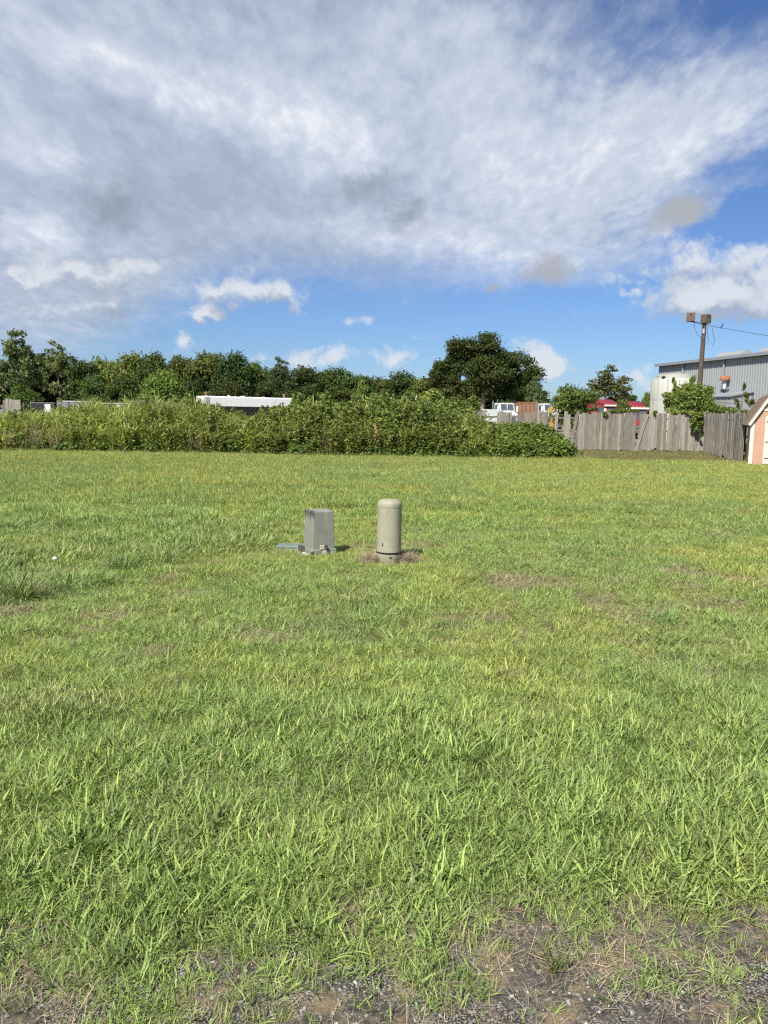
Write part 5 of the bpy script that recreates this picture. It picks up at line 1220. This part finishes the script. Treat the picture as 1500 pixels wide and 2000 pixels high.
def make_round_pedestal():
    g = G(759, 1104); e = empty('utility_post', (g.x, g.y + 0.13, gz(g.x, g.y) - 0.01)); tag(e, 'tan-green round-topped cylindrical utility pedestal rising from brown soil', 'utility pedestal')
    e.rotation_euler = (0, R(0.2), 0)
    r = 0.133; H = 0.705
    prof = [(r * 1.02, 0.135), (r * 1.03, 0.15), (r * 1.01, 0.17), (r, 0.2), (r * 0.985, 0.62)]
    bd = MB(); bd.lathe(prof, 40); bd.build('tube', M['ped_tan'], e, smooth=True)
    cp = [(r * 0.985, 0.617), (r * 0.995, 0.62), (r * 0.995, 0.635), (r * 0.985, 0.645)] + [(r * 0.99 * math.cos(a) ** 0.55 if a < 1.55 else 0.004, 0.645 + 0.062 * math.sin(a)) for a in np.linspace(0.15, 1.5707, 9)]
    MB().lathe(cp, 40).build('cap', M['ped_tan'], e, smooth=True)
    bs = [(r * 0.93, -0.05), (r * 0.93, 0.05), (r * 0.955, 0.065), (r * 0.955, 0.108), (r * 0.90, 0.112)]
    b_ = MB(); b_.lathe(bs, 40); b_.build('base_sleeve', M['ped_tan'], e, smooth=True)
    MB().lathe([(r * 0.86, 0.10), (r * 0.86, 0.15)], 30).build('inner_core', M['black'], e)
    MB().tube([(-r - 0.0, 0, 0.125), (0, -r * 0.93, 0.122), (r, 0, 0.126)], 0.012, 6).build('gasket', M['black'], e)
    for (a, z, sx_) in ((-0.55, 0.215, 1.0), (-0.55, 0.235, 0.7)):
        MB().box(-0.006 * sx_, 0.006 * sx_, -0.006, 0.006, -0.007, 0.007).build('lock_hole', M['black'], e).location = (math.sin(a) * r, -math.cos(a) * r, z)
    MB().box(-0.004, 0.004, -0.004, 0.004, -0.014, 0.012).build('latch_slot', M['black'], e).location = (0.012, -r * 0.955, 0.085); MB().box(-0.004, 0.004, -0.004, 0.004, -0.006, 0.012).build('latch_slot', M['black'], e).location = (0.026, -r * 0.955, 0.083)
    # heap of soil round its foot
    rs = np.random.RandomState(9); nr, na = 12, 48; vs = [(0, 0, 0.09)]; fs = []
    for i in range(1, nr + 1):
        for k in range(na):
            a = 2 * math.pi * k / na; rad = 0.34 * i / nr * (1 + 0.14 * math.sin(2 * a + 0.6) + 0.07 * math.sin(5 * a)); side = 1.0 + 0.35 * math.cos(a - math.pi) 
            h = 0.085 * side * math.exp(-((rad - 0.12) / 0.10) ** 2 * (rad > 0.12)) + rs.normal(0, 0.004) - 0.012 * (i == nr) * 2
            if math.sin(a) < -0.35: h *= 0.12
            vs.append((rad * math.cos(a), rad * math.sin(a), max(h, 0) - 0.004 if i == nr else h))
    fs += [(0, 1 + k, 1 + (k + 1) % na) for k in range(na)]
    for i in range(1, nr):
        for k in range(na): fs.append((1 + (i - 1) * na + k, 1 + i * na + k, 1 + i * na + (k + 1) % na, 1 + (i - 1) * na + (k + 1) % na))
    mb = MB(); mb.add(vs, fs)
    o = mb.build('soil_mound', worn('reddish_brown_soil', (0.42, 0.33, 0.235), 0.95, 0.35, 30, (0.20, 0.14, 0.09), 0.6, bump=0.9, bscale=120), smooth=True)
    o.location = e.location; tag(o, 'reddish brown heap of loose soil around the foot of the round pedestal', 'soil mound')
make_round_pedestal()
def make_lid():
    a = G(541, 1073); b = G(592, 1064)
    e = empty('ground_vault', ((a.x + 0.21), (a.y + 0.10), gz(a.x, a.y) - 0.02)); tag(e, 'faded green plastic vault lid set flush in grass behind the square pedestal', 'vault lid')
    e.rotation_euler = (0, R(-1), R(-6))
    MB().box(-0.22, 0.22, -0.10, 0.10, 0.035, 0.068).build('lid', M['lid'], e, bevel=0.008); MB().box(-0.23, 0.23, -0.11, 0.11, -0.08, 0.034).build('rim', M['lid'], e, bevel=0.006)
    MB().tube([(0.12, -0.06, 0.066), (0.12, -0.06, 0.072)], 0.015, 10).build('bolt', M['lock'], e)
make_lid()

# ================================================================== distinct grass clumps and flower
def clump(px, py, n, L, w, rad, col, label, seed, spread=(0.25, 1.1)):
    rs = np.random.RandomState(seed); g = G(px, py); e = empty('grass_clump', (g.x, g.y, gz(g.x, g.y))); tag(e, label, 'grass clump')
    key = 'clump%d' % seed
    obj('blades', blades(rs, n, rad, L, w, spread, (0.2, 1.1), 5, leafy('blue_green_blade_%d' % seed, col, 0.3, 0.45, False, 0.4)), None, e)
    obj('dry_blades', blades(rs, n // 9, rad, (L[0] * 0.7, L[1] * 0.8), (w[0], w[1] * 0.7), (0.9, 1.5), (0.0, 0.4), 4, bpy.data.materials.get('dead_leaf')), None, e)
clump(40, 1172, 170, (0.18, 0.42), (0.006, 0.012), 0.10, (0.205, 0.300, 0.098), 'large blue-green grass clump with long splayed blades', 201)
clump(235, 1112, 150, (0.14, 0.32), (0.005, 0.010), 0.14, (0.205, 0.300, 0.098), 'dense blue-green grass clump beside the tiny white flower', 202)
clump(315, 1100, 110, (0.13, 0.30), (0.005, 0.010), 0.12, (0.205, 0.300, 0.098), 'spreading grass clump next to the dense blue-green one', 203)
clump(190, 1065, 120, (0.14, 0.30), (0.005, 0.010), 0.18, (0.205, 0.300, 0.098), 'tufted darker grass clump behind the tiny white flower', 204)
clump(490, 1050, 100, (0.12, 0.26), (0.005, 0.009), 0.18, (0.205, 0.300, 0.098), 'low tufted grass clump in front of the green vault lid', 205, (0.5, 1.2))
clump(1290, 1212, 110, (0.10, 0.22), (0.005, 0.009), 0.16, (0.205, 0.300, 0.098), 'flattened darker grass clump out on the open lawn', 206, (0.5, 1.2))
clump(1085, 1900, 26, (0.06, 0.13), (0.003, 0.006), 0.02, (0.205, 0.300, 0.098), 'small upright green tuft growing from bare gravelly soil', 207, (0.05, 0.6))
fl = empty('flower', G(108, 1114)); tag(fl, 'tiny white flower on a thin stem in the grass', 'flower')
MB().tube([(0, 0, -0.01), (0.002, 0, 0.06), (0, 0, 0.11)], 0.0025, 5).build('stem', M['lid'], fl)
MB().lathe([(0.004, 0.10), (0.017, 0.108), (0.024, 0.122), (0.018, 0.135), (0.004, 0.138)], 12).build('bloom', M['white'], fl, smooth=True)
